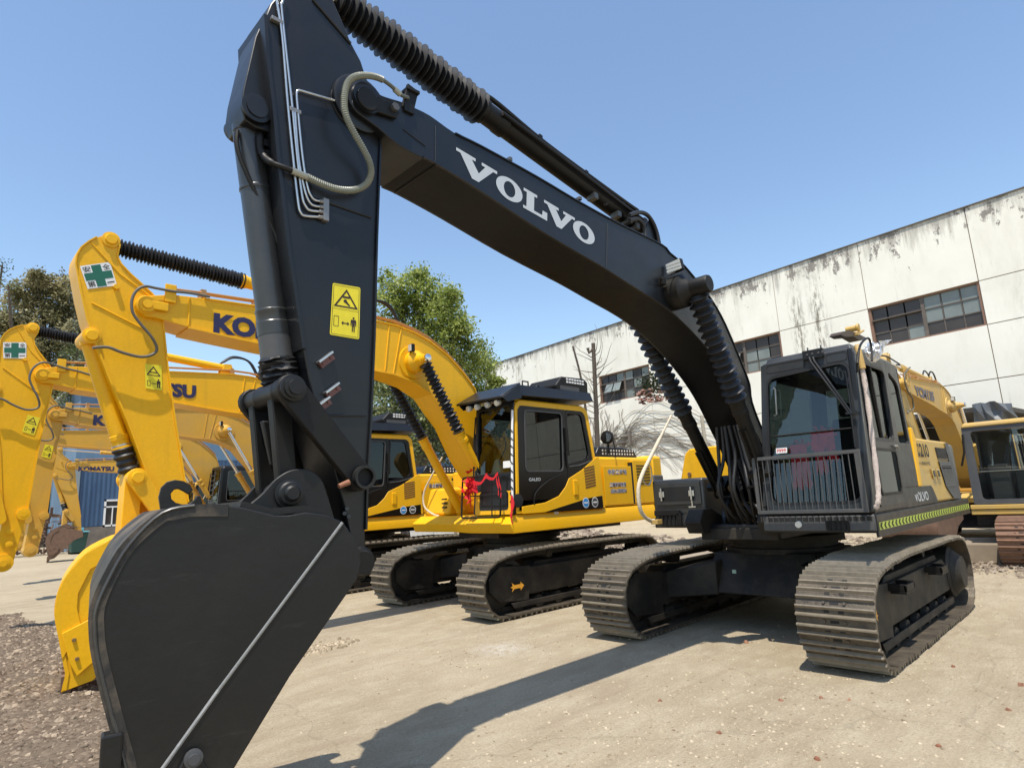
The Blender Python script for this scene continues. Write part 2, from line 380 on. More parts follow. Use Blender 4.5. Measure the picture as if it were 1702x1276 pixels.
tag(g.build('brick_crumbs', stone_mat('brick_crumb', (.20, .085, .05), (.30, .17, .11)), smooth=0), kind='stuff')
# rubble beyond the machines
g = G()
def pile(cx, cy, rx, ry, h, n, smin=.02, smax=.12):
    for i in range(n):
        a = random.gauss(0, .45); b_ = random.gauss(0, .45); q = max(0, 1-(a*a+b_*b_)); rock(g, cx+a*rx, cy+b_*ry, h*q*random.random(), smin+(smax-smin)*random.random()**3, .6)
pile(-7.5, -7.6, 2.2, 2.5, .45, 900); pile(-4.8, -5.6, 1.5, 1.5, .15, 350, .02, .07); pile(-10, -14, 3.5, 4, .6, 900, .03, .2); pile(-8.5, 2.4, 3, 1.6, .12, 1100, .015, .07); pile(-6.3, 1.4, 1.4, 1.2, .06, 700, .012, .05); pile(-10, -3.5, 3, 2, .25, 500)
tag(g.build('rubble', stone_mat('rubble_stones', (.13, .095, .07), (.36, .30, .23)), smooth=0), kind='stuff')
# weathered planks / slab lying behind the black machine
r = empty('concrete_slab', (-4.6, -4.2, 0), R(-30), 'pale broken concrete slab lying on the ground behind the black excavator tool box', 'slab')
G().prism([(-2.2, .0), (2.0, 0), (2.1, .16), (-1.9, .2)], -.7, .7).build('slab', plain('weathered_slab', (.28, .23, .165), .9, 0, .35, 3, .5), r, 0, .02)
r = empty('stone_block', at(1600, 905, x=-7.2)*1, R(8), 'dusty rectangular stone block lying beyond the rear of the black excavator', 'block'); r.location.z = 0
G().prism([(-.5, 0), (.5, 0), (.48, .38), (-.5, .42)], -.9, .9).build('block', plain('dusty_block', (.24, .195, .14), .9, 0, .3, 4, .5), r, 0, .03)

# ================================================================ white factory hall
a_ = math.radians(-95.84); dv = Vector((math.cos(a_), math.sin(a_), 0)); nv = Vector((-.99481, .10175, 0)); camxy = Vector((CAM.x, CAM.y, 0)); 
broot = camxy+nv*30
B = empty('factory_building', broot, a_, 'long white stained concrete factory hall with grimy window bands behind the excavators', 'building')
def wallmat():
    m, n, b = newmat('stained_white_wall')
    tc = node(n, 'ShaderNodeTexCoord'); sp = node(n, 'ShaderNodeSeparateXYZ'); n.links.new(tc.outputs['Object'], sp.inputs[0]); z = sp.outputs[2]; x = sp.outputs[0]
    big = noise(n, .35, 5, .6); base = mix(n, ramp(n, big, .3, .7), (.75, .73, .64), (.84, .82, .73))
    drip = noise(n, 2.2, 6, .72, stretch=(1, 1, .12)); top = ramp(n, z, 0, 1)
    mr = node(n, 'ShaderNodeMapRange'); mr.inputs[1].default_value = 10.4; mr.inputs[2].default_value = 12.7; n.links.new(z, mr.inputs[0])
    tp = math_(n, 'POWER', mr.outputs[0], 2.2)
    thr = math_(n, 'SUBTRACT', drip, math_(n, 'SUBTRACT', .60, math_(n, 'MULTIPLY', tp, .30)))
    f = math_(n, 'MULTIPLY', thr, 5.); f = node_clamp(n, f)
    c = mix(n, math_(n, 'MULTIPLY', f, .62), base, (.17, .155, .13))
    # flaked patches
    fl = noise(n, 1.9, 7, .78, stretch=(1, 1, .55)); fl2 = noise(n, .45, 3, .5)
    mr2 = node(n, 'ShaderNodeMapRange'); mr2.inputs[1].default_value = 8.0; mr2.inputs[2].default_value = 12.6; n.links.new(z, mr2.inputs[0])
    t2 = math_(n, 'SUBTRACT', fl, math_(n, 'SUBTRACT', .70, math_(n, 'MULTIPLY', math_(n, 'POWER', mr2.outputs[0], 1.6), math_(n, 'MULTIPLY', fl2, .36))))
    f2 = node_clamp(n, math_(n, 'MULTIPLY', t2, 30.))
    c = mix(n, math_(n, 'MULTIPLY', f2, .85), c, (.17, .155, .14))
    # the black/green streaked zone under the old gutter outlets
    for xc, zw, zl, wd in ((12.9, 9.7, 6.5, .5), (13.9, 9.5, 6.8, .5), (36.0, 10.5, 8.5, .5), (4.2, 8.2, 6.2, 1.6)):
        dx = math_(n, 'ABSOLUTE', math_(n, 'SUBTRACT', x, xc)); k = math_(n, 'SUBTRACT', 1., math_(n, 'DIVIDE', dx, wd)); k = node_clamp(n, k)
        mz = node(n, 'ShaderNodeMapRange'); mz.inputs[1].default_value = zl; mz.inputs[2].default_value = zw+.6; n.links.new(z, mz.inputs[0])
        mm = node(n, 'ShaderNodeMapRange'); mm.inputs[1].default_value = zw+2.6; mm.inputs[2].default_value = zw+.6; n.links.new(z, mm.inputs[0])
        s = math_(n, 'MULTIPLY', k, math_(n, 'MULTIPLY', math_(n, 'MULTIPLY', node_clamp(n, math_(n, 'ADD', mz.outputs[0], .4)), mm.outputs[0]), ramp(n, noise(n, 3.5, 6, .75, stretch=(1.6, 1, .35)), .47, .56)))
        c = mix(n, math_(n, 'MULTIPLY', s, .9 if wd < 1 else .28), c, (.12, .10, .07))
    sm = math_(n, 'MULTIPLY', ramp(n, noise(n, .8, 5, .7, stretch=(1, 1, .3)), .5, .75), .28); c = mix(n, sm, c, (.45, .42, .32))
    n.links.new(c, b.inputs['Base Color']); b.inputs['Roughness'].default_value = .9; b.inputs['Specular IOR Level'].default_value = .2
    bump(n, b, noise(n, 4, 5), .2, .02); return m
def node_clamp(n, s):
    c = node(n, 'ShaderNodeClamp'); n.links.new(s, c.inputs[0]); return c.outputs[0]
WM = wallmat()
BW, X0 = 4.245, (0.2+4.083)*1.5
ZR = [0, 3.6, 5.4, 7.6, 9.44, 12.65]       # seam heights
wall = G(); gap = .035
for k in range(-5, 8):
    xa, xb = X0+k*BW, X0+(k+1)*BW; win = (k % 2 == 0)
    for q in range(5):
        z0, z1 = ZR[q], ZR[q+1]
        if win and q == 3: continue
        if k == -1 and q in (0,): z0 = 0
        if q == 0 and k in (0,):       # wide dark doorway bay is left open
            continue
        wall.box(xa+gap/2, xb-gap/2, -.35, 0, z0+(gap/2 if q else 0), z1-(0 if q == 4 else gap/2))
wall.box(X0-5*BW, X0+8*BW, -9, -.36, 12.2, 12.35)
wall.build('wall', WM, B, 0)
G().box(X0-5*BW, X0+8*BW, -.39, -.33, 12.4, 12.5).box(X0-5*BW-.1, X0+8*BW+.1, -.4, .06, 12.655, 12.70).build('parapet_coping', plain('weathered_coping', (.12, .11, .10), .9, 0, .4, 4), B, 0)
core = G()
for k in range(-5, 8):
    xa, xb = X0+k*BW, X0+(k+1)*BW
    core.box(xb-.10, xb+.10, -.5, -.06, 0, 12.3)
for z in ZR[1:5]: core.box(X0-5*BW, X0+8*BW, -.46, -.08, z-.06, z+.06)
core.build('frame_joint', plain('rusty_joint', (.22, .13, .09), .9), B, 0)
G().box(X0-5*BW, X0+8*BW, -9.2, -9, 0, 12.3).box(X0-5*BW-.2, X0-5*BW, -9, -.4, 0, 12.6).box(X0+8*BW, X0+8*BW+.2, -9, -.0, 0, 12.6).box(X0-5*BW, X0+8*BW, -9, -1, 7.0, 7.1).build('rear_wall', plain('dim_interior_wall', (.22, .21, .19), .9), B, 0)
FRM = plain('rusty_window_frame', (.12, .10, .085), .8, 0, .4, 5)
for k in (-4, -2, 0, 2, 4, 6):
    xa, xb = X0+k*BW+.03, X0+(k+1)*BW-.03; z0, z1 = ZR[3]+.02, ZR[4]-.02; xm = (xa+xb)/2; h = (z1-z0)/3
    f = G()
    for a0, a1, b0, b1 in ((xa, xb, z0, z0+.05), (xa, xb, z1-.05, z1), (xa, xa+.05, z0, z1), (xb-.05, xb, z0, z1), (xm-.07, xm+.07, z0, z1)): f.box(a0, a1, -.22, -.12, b0, b1)
    f.box(xa, xb, -.2, -.14, z1-h-.02, z1-h+.02).box(xa, xb, -.2, -.14, z0+h-.02, z0+h+.02)
    for j in range(1, 3):
        for a0, a1 in ((xa, xm), (xm, xb)): f.box(a0+(a1-a0)*j/3-.02, a0+(a1-a0)*j/3+.02, -.2, -.15, z0, z0+h)
    for j in range(1, 3):
        if k in (0,): f.box(xa+(xm-xa)*j/3-.015, xa+(xm-xa)*j/3+.015, -.2, -.15, z0+h, z1)
    f.obox((xm+1.05, -.08, z1-h), (1, 0, 0), (0, 1, 0), (0, 0, 1), 1., .07, .02)
    wf = f.build('window', FRM, B, 0)
    p = G(); dk = G(); rng = random.Random(k+20)
    for side, (a0, a1) in enumerate(((xa, xm), (xm, xb))):
        for i in range(3):
            for j in range(3):
                b0, b1 = a0+(a1-a0)*j/3+.03, a0+(a1-a0)*(j+1)/3-.03; q0 = z0+h*i+.03; q1 = z0+h*(i+1)-.03
                if (k == 0 and side == 0 and i > 0) or (k == 0 and side == 1 and i == 0 and j == 0): p.box(b0, b1, -.18, -.17, q0, q1)
                elif k != 0 and rng.random() < .22: p.box(b0, b1, -.18, -.17, q0, q1)
                else: dk.box(b0, b1, -.18, -.17, q0, q1)
    if p.v: p.build('pane', GLASSW, wf, 0)
    if dk.v: dk.build('pane', GLASSK, wf, 0)
    if k in (2, 4):
        for xq in (xm+.5, xm+1.2): G().obox((xq, .1, z0+h*1.45), (1, 0, 0), (0, .45, -.9), (0, .9, .45), .3, .32, .012).build('pane', GLASSW, wf, 0)
# roller shutter / dark doorway contents handled by the open bay; small fittings on the facade
pp = G(); pp.tube([(33.2, .12, 5.1), (29.0, .12, 5.25), (25.3, .12, 5.2)], .04).tube([(33.2, .12, 4.75), (25.5, .12, 4.85)], .03).tube([(25.4, .12, 5.3), (25.3, .14, 4.2), (25.0, .14, 3.5)], .03).tube([(25.0, .12, 5.3), (24.9, .14, 4.4)], .03)
for x in (33, 29.2, 25.3): pp.box(x-.07, x+.07, 0, .2, 4.6, 5.45)
pp.build('wall_conduit', plain('weathered_conduit', (.16, .14, .12), .8), B, 0)
# exposed brick hole with a shrub growing out of it
sh = at(1088, 650, d=28.3); 
r = empty('ledge_shrub', sh, 0, 'small green shrub growing from broken brickwork on the white wall', 'shrub')
g = G()
for i in range(900):
    c = Vector((random.gauss(0, .12), random.gauss(0, .45), .35+random.gauss(0, .28))); d = Vector((random.random()-.5, random.random()-.5, random.random()-.5)).normalized(); e = d.orthogonal().normalized()
    g.add([c, c+d*.09+e*.03, c+d*.16, c+d*.09-e*.03], [(0, 1, 2, 3)])
g.build('foliage', plain('shrub_leaf', (.035, .06, .02), .6, 0, .4, 30), r, 0)
g = G()
for i in range(170): rock(g, random.gauss(0, .1), random.uniform(-.9, .8), random.uniform(-.5, .1), .05+.06*random.random(), .8)
g.build('broken_brick', stone_mat('broken_brick', (.25, .12, .09), (.42, .28, .23)), r, 0)
# bare creeper on the facade
g = G(); rng = random.Random(5)
for i in range(36):
    x0 = rng.uniform(26.2, 28.6); L = rng.uniform(3, 11); zs = rng.uniform(2.2, 3.6); hh = rng.uniform(1.6, 3.4); p = []
    for k in range(14):
        t = k/13; q = ((t-.3)/.7)**2 if t > .3 else ((.3-t)/.3)**2*.85
        p.append((x0-L*t, .06+.02*math.sin(k), zs+hh*(1-q)+.10*math.sin(k*1.7+i)+rng.uniform(-.05, .05)))
    sp = smooth_path(p, 3); g.tube(sp, [.017*(1-.5*q/len(sp)) for q in range(len(sp))], 4)
for i in range(40):
    p = [(28.0+rng.uniform(-1.6, .8), .06, rng.uniform(1, 3.5))]
    for k in range(8): p.append((p[-1][0]+rng.uniform(-.35, .3), .05, p[-1][2]+rng.uniform(.2, .75)))
    g.tube(smooth_path(p, 3), .02, 4)
o = g.build('bare_creeper', plain('dry_vine', (.20, .17, .14), .9), None, 0); o.location = broot; o.rotation_euler = (0, 0, a_)
tag(o, 'leafless creeper stems spreading over the lower white factory wall', 'creeper')
# dead pollarded trunk and branch before the wall
def trunk_thing(name, pts, r, label, cat, mat, group=None, extra=None):
    base = Vector(pts[0]); e = empty(name, base, 0, label, cat, group)
    G().tube([Vector(p)-base for p in smooth_path(pts, 4)], [r*(1-.35*i/((len(pts)-1)*4)) for i in range((len(pts)-1)*4+1)], 9).build('trunk', mat, e, 60)
    return e, base
BARK = plain('grey_bark', (.11, .09, .07), .9, 0, .4, 6, .8)
e, b0 = trunk_thing('dead_tree', [at(995, 860, d=24), at(993, 740, d=24), at(990, 660, d=24), at(986, 570, d=24)], .115, 'dead topped tree trunk standing against the white factory wall', 'tree', BARK)
g = G(); 
g.tube([at(986, 580, d=24)-b0, at(979, 586, d=24)-b0, at(977, 578, d=24)-b0], .07, 6)
rng = random.Random(3)
for i in range(26):
    p = at(988, 700-i*4.5, d=24); d = Vector((rng.uniform(-1, 1), rng.uniform(-1, 1), rng.uniform(.1, 1))).normalized(); q = [p]
    for k in range(5): q.append(q[-1]+d*rng.uniform(.12, .34)); d = (d+Vector((rng.uniform(-1, 1), rng.uniform(-1, 1), rng.uniform(-.3, .8)))*.5).normalized()
    g.tube([x-b0 for x in q], [.02, .016, .012, .01, .008, .005], 4)
g.build('twigs', BARK, e, 0)
e, b0 = trunk_thing('leaning_snag', [at(985, 860, d=25), at(975, 700, d=25), at(966, 630, d=25), at(952, 575, d=25)], .06, 'thin crooked bare branch rising left of the dead trunk', 'branch', BARK)
e, b0 = trunk_thing('pale_post', [at(1178, 800, d=26), at(1176, 765, d=26), at(1166, 690, d=26)], .11, 'pale wooden post before the white wall between the black boom cylinders', 'post', plain('pale_post_wood', (.48, .43, .34), .8, 0, .2, 5))
# dark canopy with a crumpled tarpaulin at the right
cp = at(1668, 700, x=-15.5)
e = empty('dark_canopy', (cp.x, cp.y, 0), R(-6), 'dark open canopy with a crumpled grey tarpaulin hanging at its right corner', 'canopy')
zt = at(1655, 672, x=-15.5).z
G().box(-5, 0, -4.6, -.05, zt-.15, zt).box(-5, -4.9, -4.6, 0, 0, zt-.16).box(-5, 0, -4.7, -4.61, 0, zt).build('roof', plain('dark_canopy_sheet', (.05, .045, .04), .9), e, 0)
g = G(); rows = 9; cols = 9; vs = []
for i in range(rows):
    for j in range(cols):
        t = j/(cols-1); k = i/(rows-1)
        vs.append((.1+.25*random.random()-.3*k, -.75+1.0*t+.35*k*t+.1*random.random(), zt+.06-.25*(t-.3)**2-2.2*k+.1*random.random()))
g.add(vs, [(i*cols+j, i*cols+j+1, (i+1)*cols+j+1, (i+1)*cols+j) for i in range(rows-1) for j in range(cols-1)])
g.build('tarpaulin', plain('crumpled_tarp', (.10, .11, .12), .4, 0, .3, 3), e, 0)

# ================================================================ blue sheet-metal shed, far left
bx = at(1, 1, d=1)
SH = empty('blue_shed', (1.3, -38, 0), 0, 'blue sheet metal shed on a stone base with a white framed window, far left', 'building')
def sheetmat():
    m, n, b = newmat('blue_sheet_metal'); a = noise(n, 1.2, 5, .7, stretch=(1, 1, .2))
    c = mix(n, ramp(n, a, .35, .7), (.022, .060, .135), (.065, .125, .215)); n.links.new(c, b.inputs['Base Color']); b.inputs['Roughness'].default_value = .5
    wv = node(n, 'ShaderNodeTexWave'); wv.inputs['Scale'].default_value = 1.4; tc = node(n, 'ShaderNodeTexCoord'); n.links.new(tc.outputs['Object'], wv.inputs[0]); bump(n, b, wv.outputs[0], .5, .05); return m
BM = sheetmat(); BM2 = plain('faded_blue_sheet', (.10, .18, .28), .6, 0, .25, 2)
wx0, wx1, wz0, wz1 = -3.6, -1.5, 1.25, 2.75
g = G().box(-30, wx0, -.2, 0, 1.3, 5.0).box(wx1, 0, -.2, 0, 1.3, 5.0).box(wx0, wx1, -.2, 0, wz1, 5.0)
g.build('wall', BM, SH, 0)
G().box(-30, 0, -.2, -.02, 5.02, 9.2).box(-30, .02, -7, -6.8, 0, 9.2).box(-.1, 0, -7, -.2, 0, 9.2).build('upper_wall', BM2, SH, 0)
G().box(-30.2, .3, -7.2, .3, 9.2, 9.35).build('roof', plain('grey_sheet_roof', (.3, .32, .34), .7), SH, 0)
G().box(-30, wx0, -.35, .06, 0, 1.28).box(wx1, .03, -.35, .06, 0, 1.28).box(wx0, wx1, -.35, .06, 0, 1.22).build('stone_base', plain('rubble_stone_base', (.16, .14, .12), .9, 0, .6, 2.5, .8), SH, 0)
G().box(-.25, .06, -.1, .12, 1.3, 5.).build('downpipe', plain('grey_downpipe', (.22, .26, .28), .7), SH, 0)
f = G()
for a0, a1, b0, b1 in ((wx0, wx1, wz0, wz0+.1), (wx0, wx1, wz1-.1, wz1), (wx0, wx0+.1, wz0, wz1), (wx1-.1, wx1, wz0, wz1), (wx0, wx1, 2.3, 2.38), (-2.35, -2.25, wz0, 2.3), (-1.95, -1.9, wz0, 2.3), (-3.0, -2.95, wz0, 2.3)): f.box(a0, a1, -.12, .03, b0, b1)
wf = f.build('window', WHITE, SH, 0); G().box(wx0+.1, wx1-.1, -.06, -.05, wz0+.1, wz1-.1).build('pane', GLASSK, wf, 0)
# green wheelie bin
e = empty('wheelie_bin', at(128, 912, y=-35.2)*1, 0, 'dark green wheelie bin with pale blue lid before the blue shed', 'bin'); e.location.z = 0
G().hexa([(-.28, -.3, .08), (.28, -.3, .08), (.28, .3, .08), (-.28, .3, .08), (-.38, -.4, 1.05), (.38, -.4, 1.05), (.38, .4, 1.05), (-.38, .4, 1.05)]).build('body', plain('dark_green_plastic', (.02, .07, .06), .5), e, 0, .03)
G().box(-.42, .42, -.42, .44, 1.06, 1.12).box(-.2, .2, -.2, .2, 1.12, 1.3).build('lid', plain('pale_blue_plastic', (.12, .35, .42), .5), e, 0, .02)
G().cyl((-.3, -.35, .1), (.3, -.35, .1), .1).build('wheels', DARK, e)
# junk along the shed end
g = G(); rng = random.Random(11)
for i in range(170):
    p = Vector((rng.uniform(1.6, 7), rng.uniform(-38.5, -36), rng.uniform(0, 2.0))); d = Vector((rng.uniform(-1, 1), rng.uniform(-.6, .6), rng.uniform(-.4, 1))).normalized()
    g.tube([p, p+d*rng.uniform(.3, 1.1)], rng.uniform(.02, .07), 5)
tag(g.build('scrap_heap', plain('rusty_scrap', (.13, .08, .055), .9, 0, .6, 2), None, 0), kind='stuff')
# buckets and boxes stored behind the yellow machines
for (u, lab, col, sx, hh) in ((738, 'white plastic crate with a red mark stored behind the yellow excavators', (.66, .66, .62), .55, .62), (766, 'beige square tub standing right of the white crate', (.55, .50, .38), .5, .6), (786, 'pale blue sheet box leaning right of the beige tub', (.42, .52, .62), .45, .7), (706, 'low white basin on the rubble left of the white crate', (.6, .6, .58), .5, .3)):
    p = at(u, 889, d=24); p.z = max(0, p.z-hh*.6)
    e = empty('storage_box', (p.x, p.y, 0), R(40), lab, 'box', 'boxes stored behind the yellow excavators')
    zt = at(u, 873, d=24).z
    G().hexa([(-sx*.8, -sx*.8, 0), (sx*.8, -sx*.8, 0), (sx*.8, sx*.8, 0), (-sx*.8, sx*.8, 0), (-sx, -sx, zt), (sx, -sx, zt), (sx, sx, zt), (-sx, sx, zt)]).build('box_body', plain('box_plastic', col, .6, 0, .2, 4), e, 0, .02)
    G().box(-sx-.03, sx+.03, -sx-.03, sx+.03, zt+.003, zt+.06).build('box_rim', plain('box_rim', tuple(c*.8 for c in col), .6), e, 0, .01)

# ================================================================ trees
def leafmat(name, a, b_, tr=.25):
    m, n, b = newmat(name); gi = node(n, 'ShaderNodeNewGeometry')
    c = mix(n, gi.outputs['Random Per Island'], a, b_); c = mix(n, ramp(n, noise(n, .6, 3), .4, .6), c, tuple(x*.8 for x in a))
    n.links.new(c, b.inputs['Base Color']); b.inputs['Roughness'].default_value = .5
    t = node(n, 'ShaderNodeBsdfTranslucent'); n.links.new(c, t.inputs[0]); ms = node(n, 'ShaderNodeMixShader'); ms.inputs[0].default_value = tr
    n.links.new(b.outputs[0], ms.inputs[1]); n.links.new(t.outputs[0], ms.inputs[2]); n.links.new(ms.outputs[0], n.nodes['Material Output'].inputs[0]); return m
def tree(name, label, base, blobs, depth, mat, leaf=.2, dens=1., seed=1, group=None):
    rng = random.Random(seed); base = Vector(base); e = empty(name, base, 0, label, 'tree', group)
    bw = [(at(u, v, d=depth+rng.uniform(-1.8, 1.8)), 1.12*r*depth/F) for u, v, r in blobs]
    g = G(); cen = sum((c for c, _ in bw), Vector())/len(bw); H = cen.z
    fork = Vector((base.x, base.y, H*.42)); g.tube([(0, 0, -.1), (.1, 0, H*.2), Vector(fork)-base], [.38, .30, .24], 10)
    for c, r in bw:
        a = fork; b_ = c; mid = a.lerp(b_, .5)+Vector((rng.uniform(-.5, .5), rng.uniform(-.5, .5), .5))
        P = smooth_path([a-base, mid-base, b_-base], 5); g.tube(P, [.17-.13*i/(len(P)-1) for i in range(len(P))], 6)
        for k in range(7):
            d = Vector((rng.gauss(0, 1), rng.gauss(0, 1), rng.gauss(.3, 1))).normalized(); q = mid.lerp(b_, rng.random()); g.tube([q-base, q+d*r*.5-base, q+d*r*.95+Vector((0, 0, .1))-base], [.045, .03, .012], 4)
    g.build('trunk', BARK, e, 60)
    V = []; Fc = []
    for c, r in bw:
        ncl = int(58*dens*max(.6, r)**1.3)
        for k in range(ncl):
            d = Vector((rng.gauss(0, 1), rng.gauss(0, 1), rng.gauss(0, 1))).normalized(); q = c+d*r*(rng.random()**.45)*rng.uniform(.75, 1.12); q.z += .1*r
            cr = rng.uniform(.28, .62)
            for j in range(int(22*dens)):
                p = q+Vector((rng.gauss(0, 1), rng.gauss(0, 1), rng.gauss(0, .7))).normalized()*cr*rng.random()**.5-base
                a = Vector((rng.gauss(0, 1), rng.gauss(0, 1), rng.gauss(-.3, .8))).normalized(); b2 = a.cross(Vector((rng.gauss(0, .5), rng.gauss(0, .5), 1))).normalized(); s = leaf*rng.uniform(.6, 1.25); o = len(V)
                V += [p, p+a*s*.5+b2*s*.28, p+a*s, p+a*s*.5-b2*s*.28]; Fc.append((o, o+1, o+2, o+3))
    me = bpy.data.meshes.new('crown'); me.from_pydata([tuple(v) for v in V], [], Fc); me.materials.append(mat)
    o = bpy.data.objects.new('crown', me); scene.collection.objects.link(o); o.parent = e
    return e
L1 = leafmat('camphor_leaf', (.19, .25, .045), (.60, .65, .22), .45); L2 = leafmat('dry_olive_leaf', (.19, .18, .08), (.56, .51, .30), .4); L3 = leafmat('dark_leaf', (.07, .095, .03), (.30, .33, .14), .35)
def gp(u, d):
    p = at(u, 860, d=d); return (p.x, p.y, 0)
tree('camphor_tree', 'large bright green leafy tree with a double top behind the yellow boom', gp(705, 33), [(660, 495, 42), (648, 560, 45), (700, 500, 44), (692, 462, 20), (738, 512, 28), (748, 494, 14), (735, 560, 48), (690, 580, 55), (775, 585, 38), (760, 545, 18), (800, 610, 26), (640, 630, 50), (730, 640, 45), (790, 660, 32), (822, 640, 14), (770, 700, 40)], 33, L1, .2, 1.15, 3)
tree('shade_tree', 'darker lower tree standing between the yellow cabs under the arched boom', gp(680, 27), [(650, 660, 34), (690, 680, 34), (720, 700, 34), (650, 720, 36), (700, 735, 36), (740, 740, 30), (775, 730, 24), (620, 690, 30)], 27, L3, .19, .9, 9)
tree('olive_tree', 'tall olive brown tree at the left edge behind the yellow sticks', gp(75, 42), [(40, 500, 28), (66, 478, 24), (105, 480, 26), (110, 520, 30), (75, 530, 38), (30, 550, 34), (15, 600, 34), (60, 590, 40), (110, 580, 34), (95, 640, 40), (40, 650, 40), (135, 560, 22), (5, 540, 22), (140, 620, 24), (62, 460, 8)], 42, L2, .23, 1.15, 5)
tree('dark_evergreen', 'dark shadowy evergreen right of the olive tree behind the first yellow stick', gp(130, 38), [(125, 590, 24), (140, 630, 26), (120, 660, 26), (150, 670, 22), (95, 680, 20)], 38, L3, .2, .7, 8)
tree('sparse_tree', 'sparse twiggy tree at the far left picture edge', gp(-30, 34), [(-12, 450, 18), (4, 440, 6), (-25, 520, 30), (14, 474, 5), (-20, 600, 32)], 34, L3, .16, .32, 12)
tree('distant_tree', 'distant green tree seen through the gap beside the blue shed', gp(330, 60), [(330, 700, 30), (250, 680, 30), (390, 690, 30), (120, 690, 24)], 60, L3, .3, .6, 15)
tree('roadside_bush', 'dark bush and undergrowth left of the blue shed behind the scrap', gp(60, 43), [(20, 830, 40), (60, 800, 42), (95, 780, 36), (100, 840, 30), (55, 860, 36), (5, 870, 30), (90, 730, 30), (110, 800, 22)], 43, L3, .2, .6, 21)
# ================================================================ excavator building blocks
TRK = [(1.72, 0), (1.90, .06), (2.03, .18), (2.10, .33), (2.12, .50), (2.07, .66), (1.95, .79), (1.75, .87), (1.4, .925), (.7, .955), (-.2, .955), (-1.0, .95), (-1.5, .94), (-1.82, .91), (-2.02, .81), (-2.13, .65), (-2.16, .46), (-2.11, .27), (-1.98, .11), (-1.78, 0)]
def belt_path(dx=0):
    P = [Vector((x+dx, 0, z)) for x, z in TRK]; P = smooth_path(P[:], 6); n = 8
    P += [P[-1].lerp(P[0], i/n) for i in range(1, n)]
    L = [0]
    for i in range(len(P)): L.append(L[-1]+(P[(i+1) % len(P)]-P[i]).length)
    def f(s):
        s %= L[-1]
        for i in range(len(P)):
            if L[i+1] >= s: t = (s-L[i])/(L[i+1]-L[i]); return P[i].lerp(P[(i+1) % len(P)], t)
    return f, L[-1]
def track(root, yc, hw, shoe, body, dx=0, side=1, n=54, detail=True):
    f, L = belt_path(dx); gr = G(); g = G(); Y = Vector((0, 1, 0)); chain = G(); bl = G(); rng = random.Random(int(yc*100)+5)
    for i in range(n):
        s = L*i/n; p = f(s); t = (f(s+.06)-f(s-.06)).normalized(); nn = t.cross(Y)*1.0
        c0 = Vector((dx, 0, .47))
        if nn.dot(p-c0) < 0: nn = -nn
        p = p+Y*yc; h = L/n/2; jit = rng.uniform(-.012, .012); e = rng.uniform(-.006, .006)
        q = p-nn*.052+Y*e
        g.obox(q, t, Y, nn, h*.96, hw, .012)
        for k, a in enumerate((-.62, .42)):
            hh = .043+.004*math.sin(i*1.7+k)
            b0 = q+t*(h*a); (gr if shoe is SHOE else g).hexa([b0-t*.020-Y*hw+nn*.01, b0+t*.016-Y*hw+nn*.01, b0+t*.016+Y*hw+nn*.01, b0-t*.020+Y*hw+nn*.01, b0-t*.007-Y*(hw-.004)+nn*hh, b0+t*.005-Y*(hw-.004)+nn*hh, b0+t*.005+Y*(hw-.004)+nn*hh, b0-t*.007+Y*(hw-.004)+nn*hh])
        if detail:
            for sy in (-.085, .085):
                g.tube([q+Y*sy-t*h*.1+nn*.010, q+Y*sy-t*h*.1+nn*.024], [.017, .014], 6)
            bl.obox(q-t*h*.12+nn*.0125, t, Y, nn, .012, .036, .001)
            for sy in (-.06, .06): bl.obox(q+Y*sy+t*h*.86+nn*.0125, t, Y, nn, .012, .022, .001)
        chain.obox(q-nn*.06, t, Y, nn, h*1.02, .105, .045)
    tr = g.build('track', shoe, root, 0)
    if gr.v: gr.build('grousers', WEAR_SUN, tr, 0)
    bl.v and bl.build('shoe_holes', DARK, tr, 0)
    chain.build('chain', UND, tr, 0)
    fr = G(); o = side*.02
    fr.prism([(-1.45+dx, .28), (1.35+dx, .28), (1.55+dx, .40), (1.5+dx, .60), (1.2+dx, .66), (-1.3+dx, .66), (-1.6+dx, .5)], yc-.17, yc+.17)
    fr.prism([(-1.4+dx, .60), (1.1+dx, .60), (.9+dx, .72), (-1.2+dx, .72)], yc-.12, yc+.12)
    for sy in (-1, 1):  # idler guards and lower roller guards
        fr.prism([(1.15+dx, .2), (1.72+dx, .24), (1.9+dx, .4), (1.9+dx, .58), (1.7+dx, .72), (1.1+dx, .68)], yc+sy*.17, yc+sy*.19)
        fr.prism([(-1.5+dx, .12), (1.45+dx, .12), (1.5+dx, .2), (-1.5+dx, .2)], yc+sy*.175, yc+sy*.19) if detail else 0
    fo = fr.build('track_frame', body, tr, 30, .012 if detail else 0)
    G().lathe((1.68+dx, yc-.14, .46), (1.68+dx, yc+.14, .46), [(0, .2), (.08, .31), (.3, .33), (.38, .365), (.62, .365), (.7, .33), (.92, .31), (1, .2)], 28).build('idler', body, tr)
    sg = G(); 
    c = Vector((-1.72+dx, yc, .47)); 
    for k in range(21):
        a = k*2*math.pi/21; d = Vector((math.cos(a), 0, math.sin(a))); sg.obox(c+d*.33, d, Y, d.cross(Y), .045, .03, .022)
    sg.lathe(c-Y*.16, c+Y*.26*side if side > 0 else c+Y*.16, [(0, .2), (.2, .31), (.8, .31), (1, .2)], 24)
    sg.lathe(c, c+Y*.3*side, [(0, .3), (.7, .27), (.85, .22), (1, .18)], 24); sg.build('sprocket', body, tr)
    for i in range(7):
        x = -1.2+i*.42+dx; G().lathe((x, yc-.15, .15), (x, yc+.15, .15), [(0, .09), (.2, .10), (.25, .075), (.75, .075), (.8, .10), (1, .09)], 14).build('bottom_roller', body, tr)
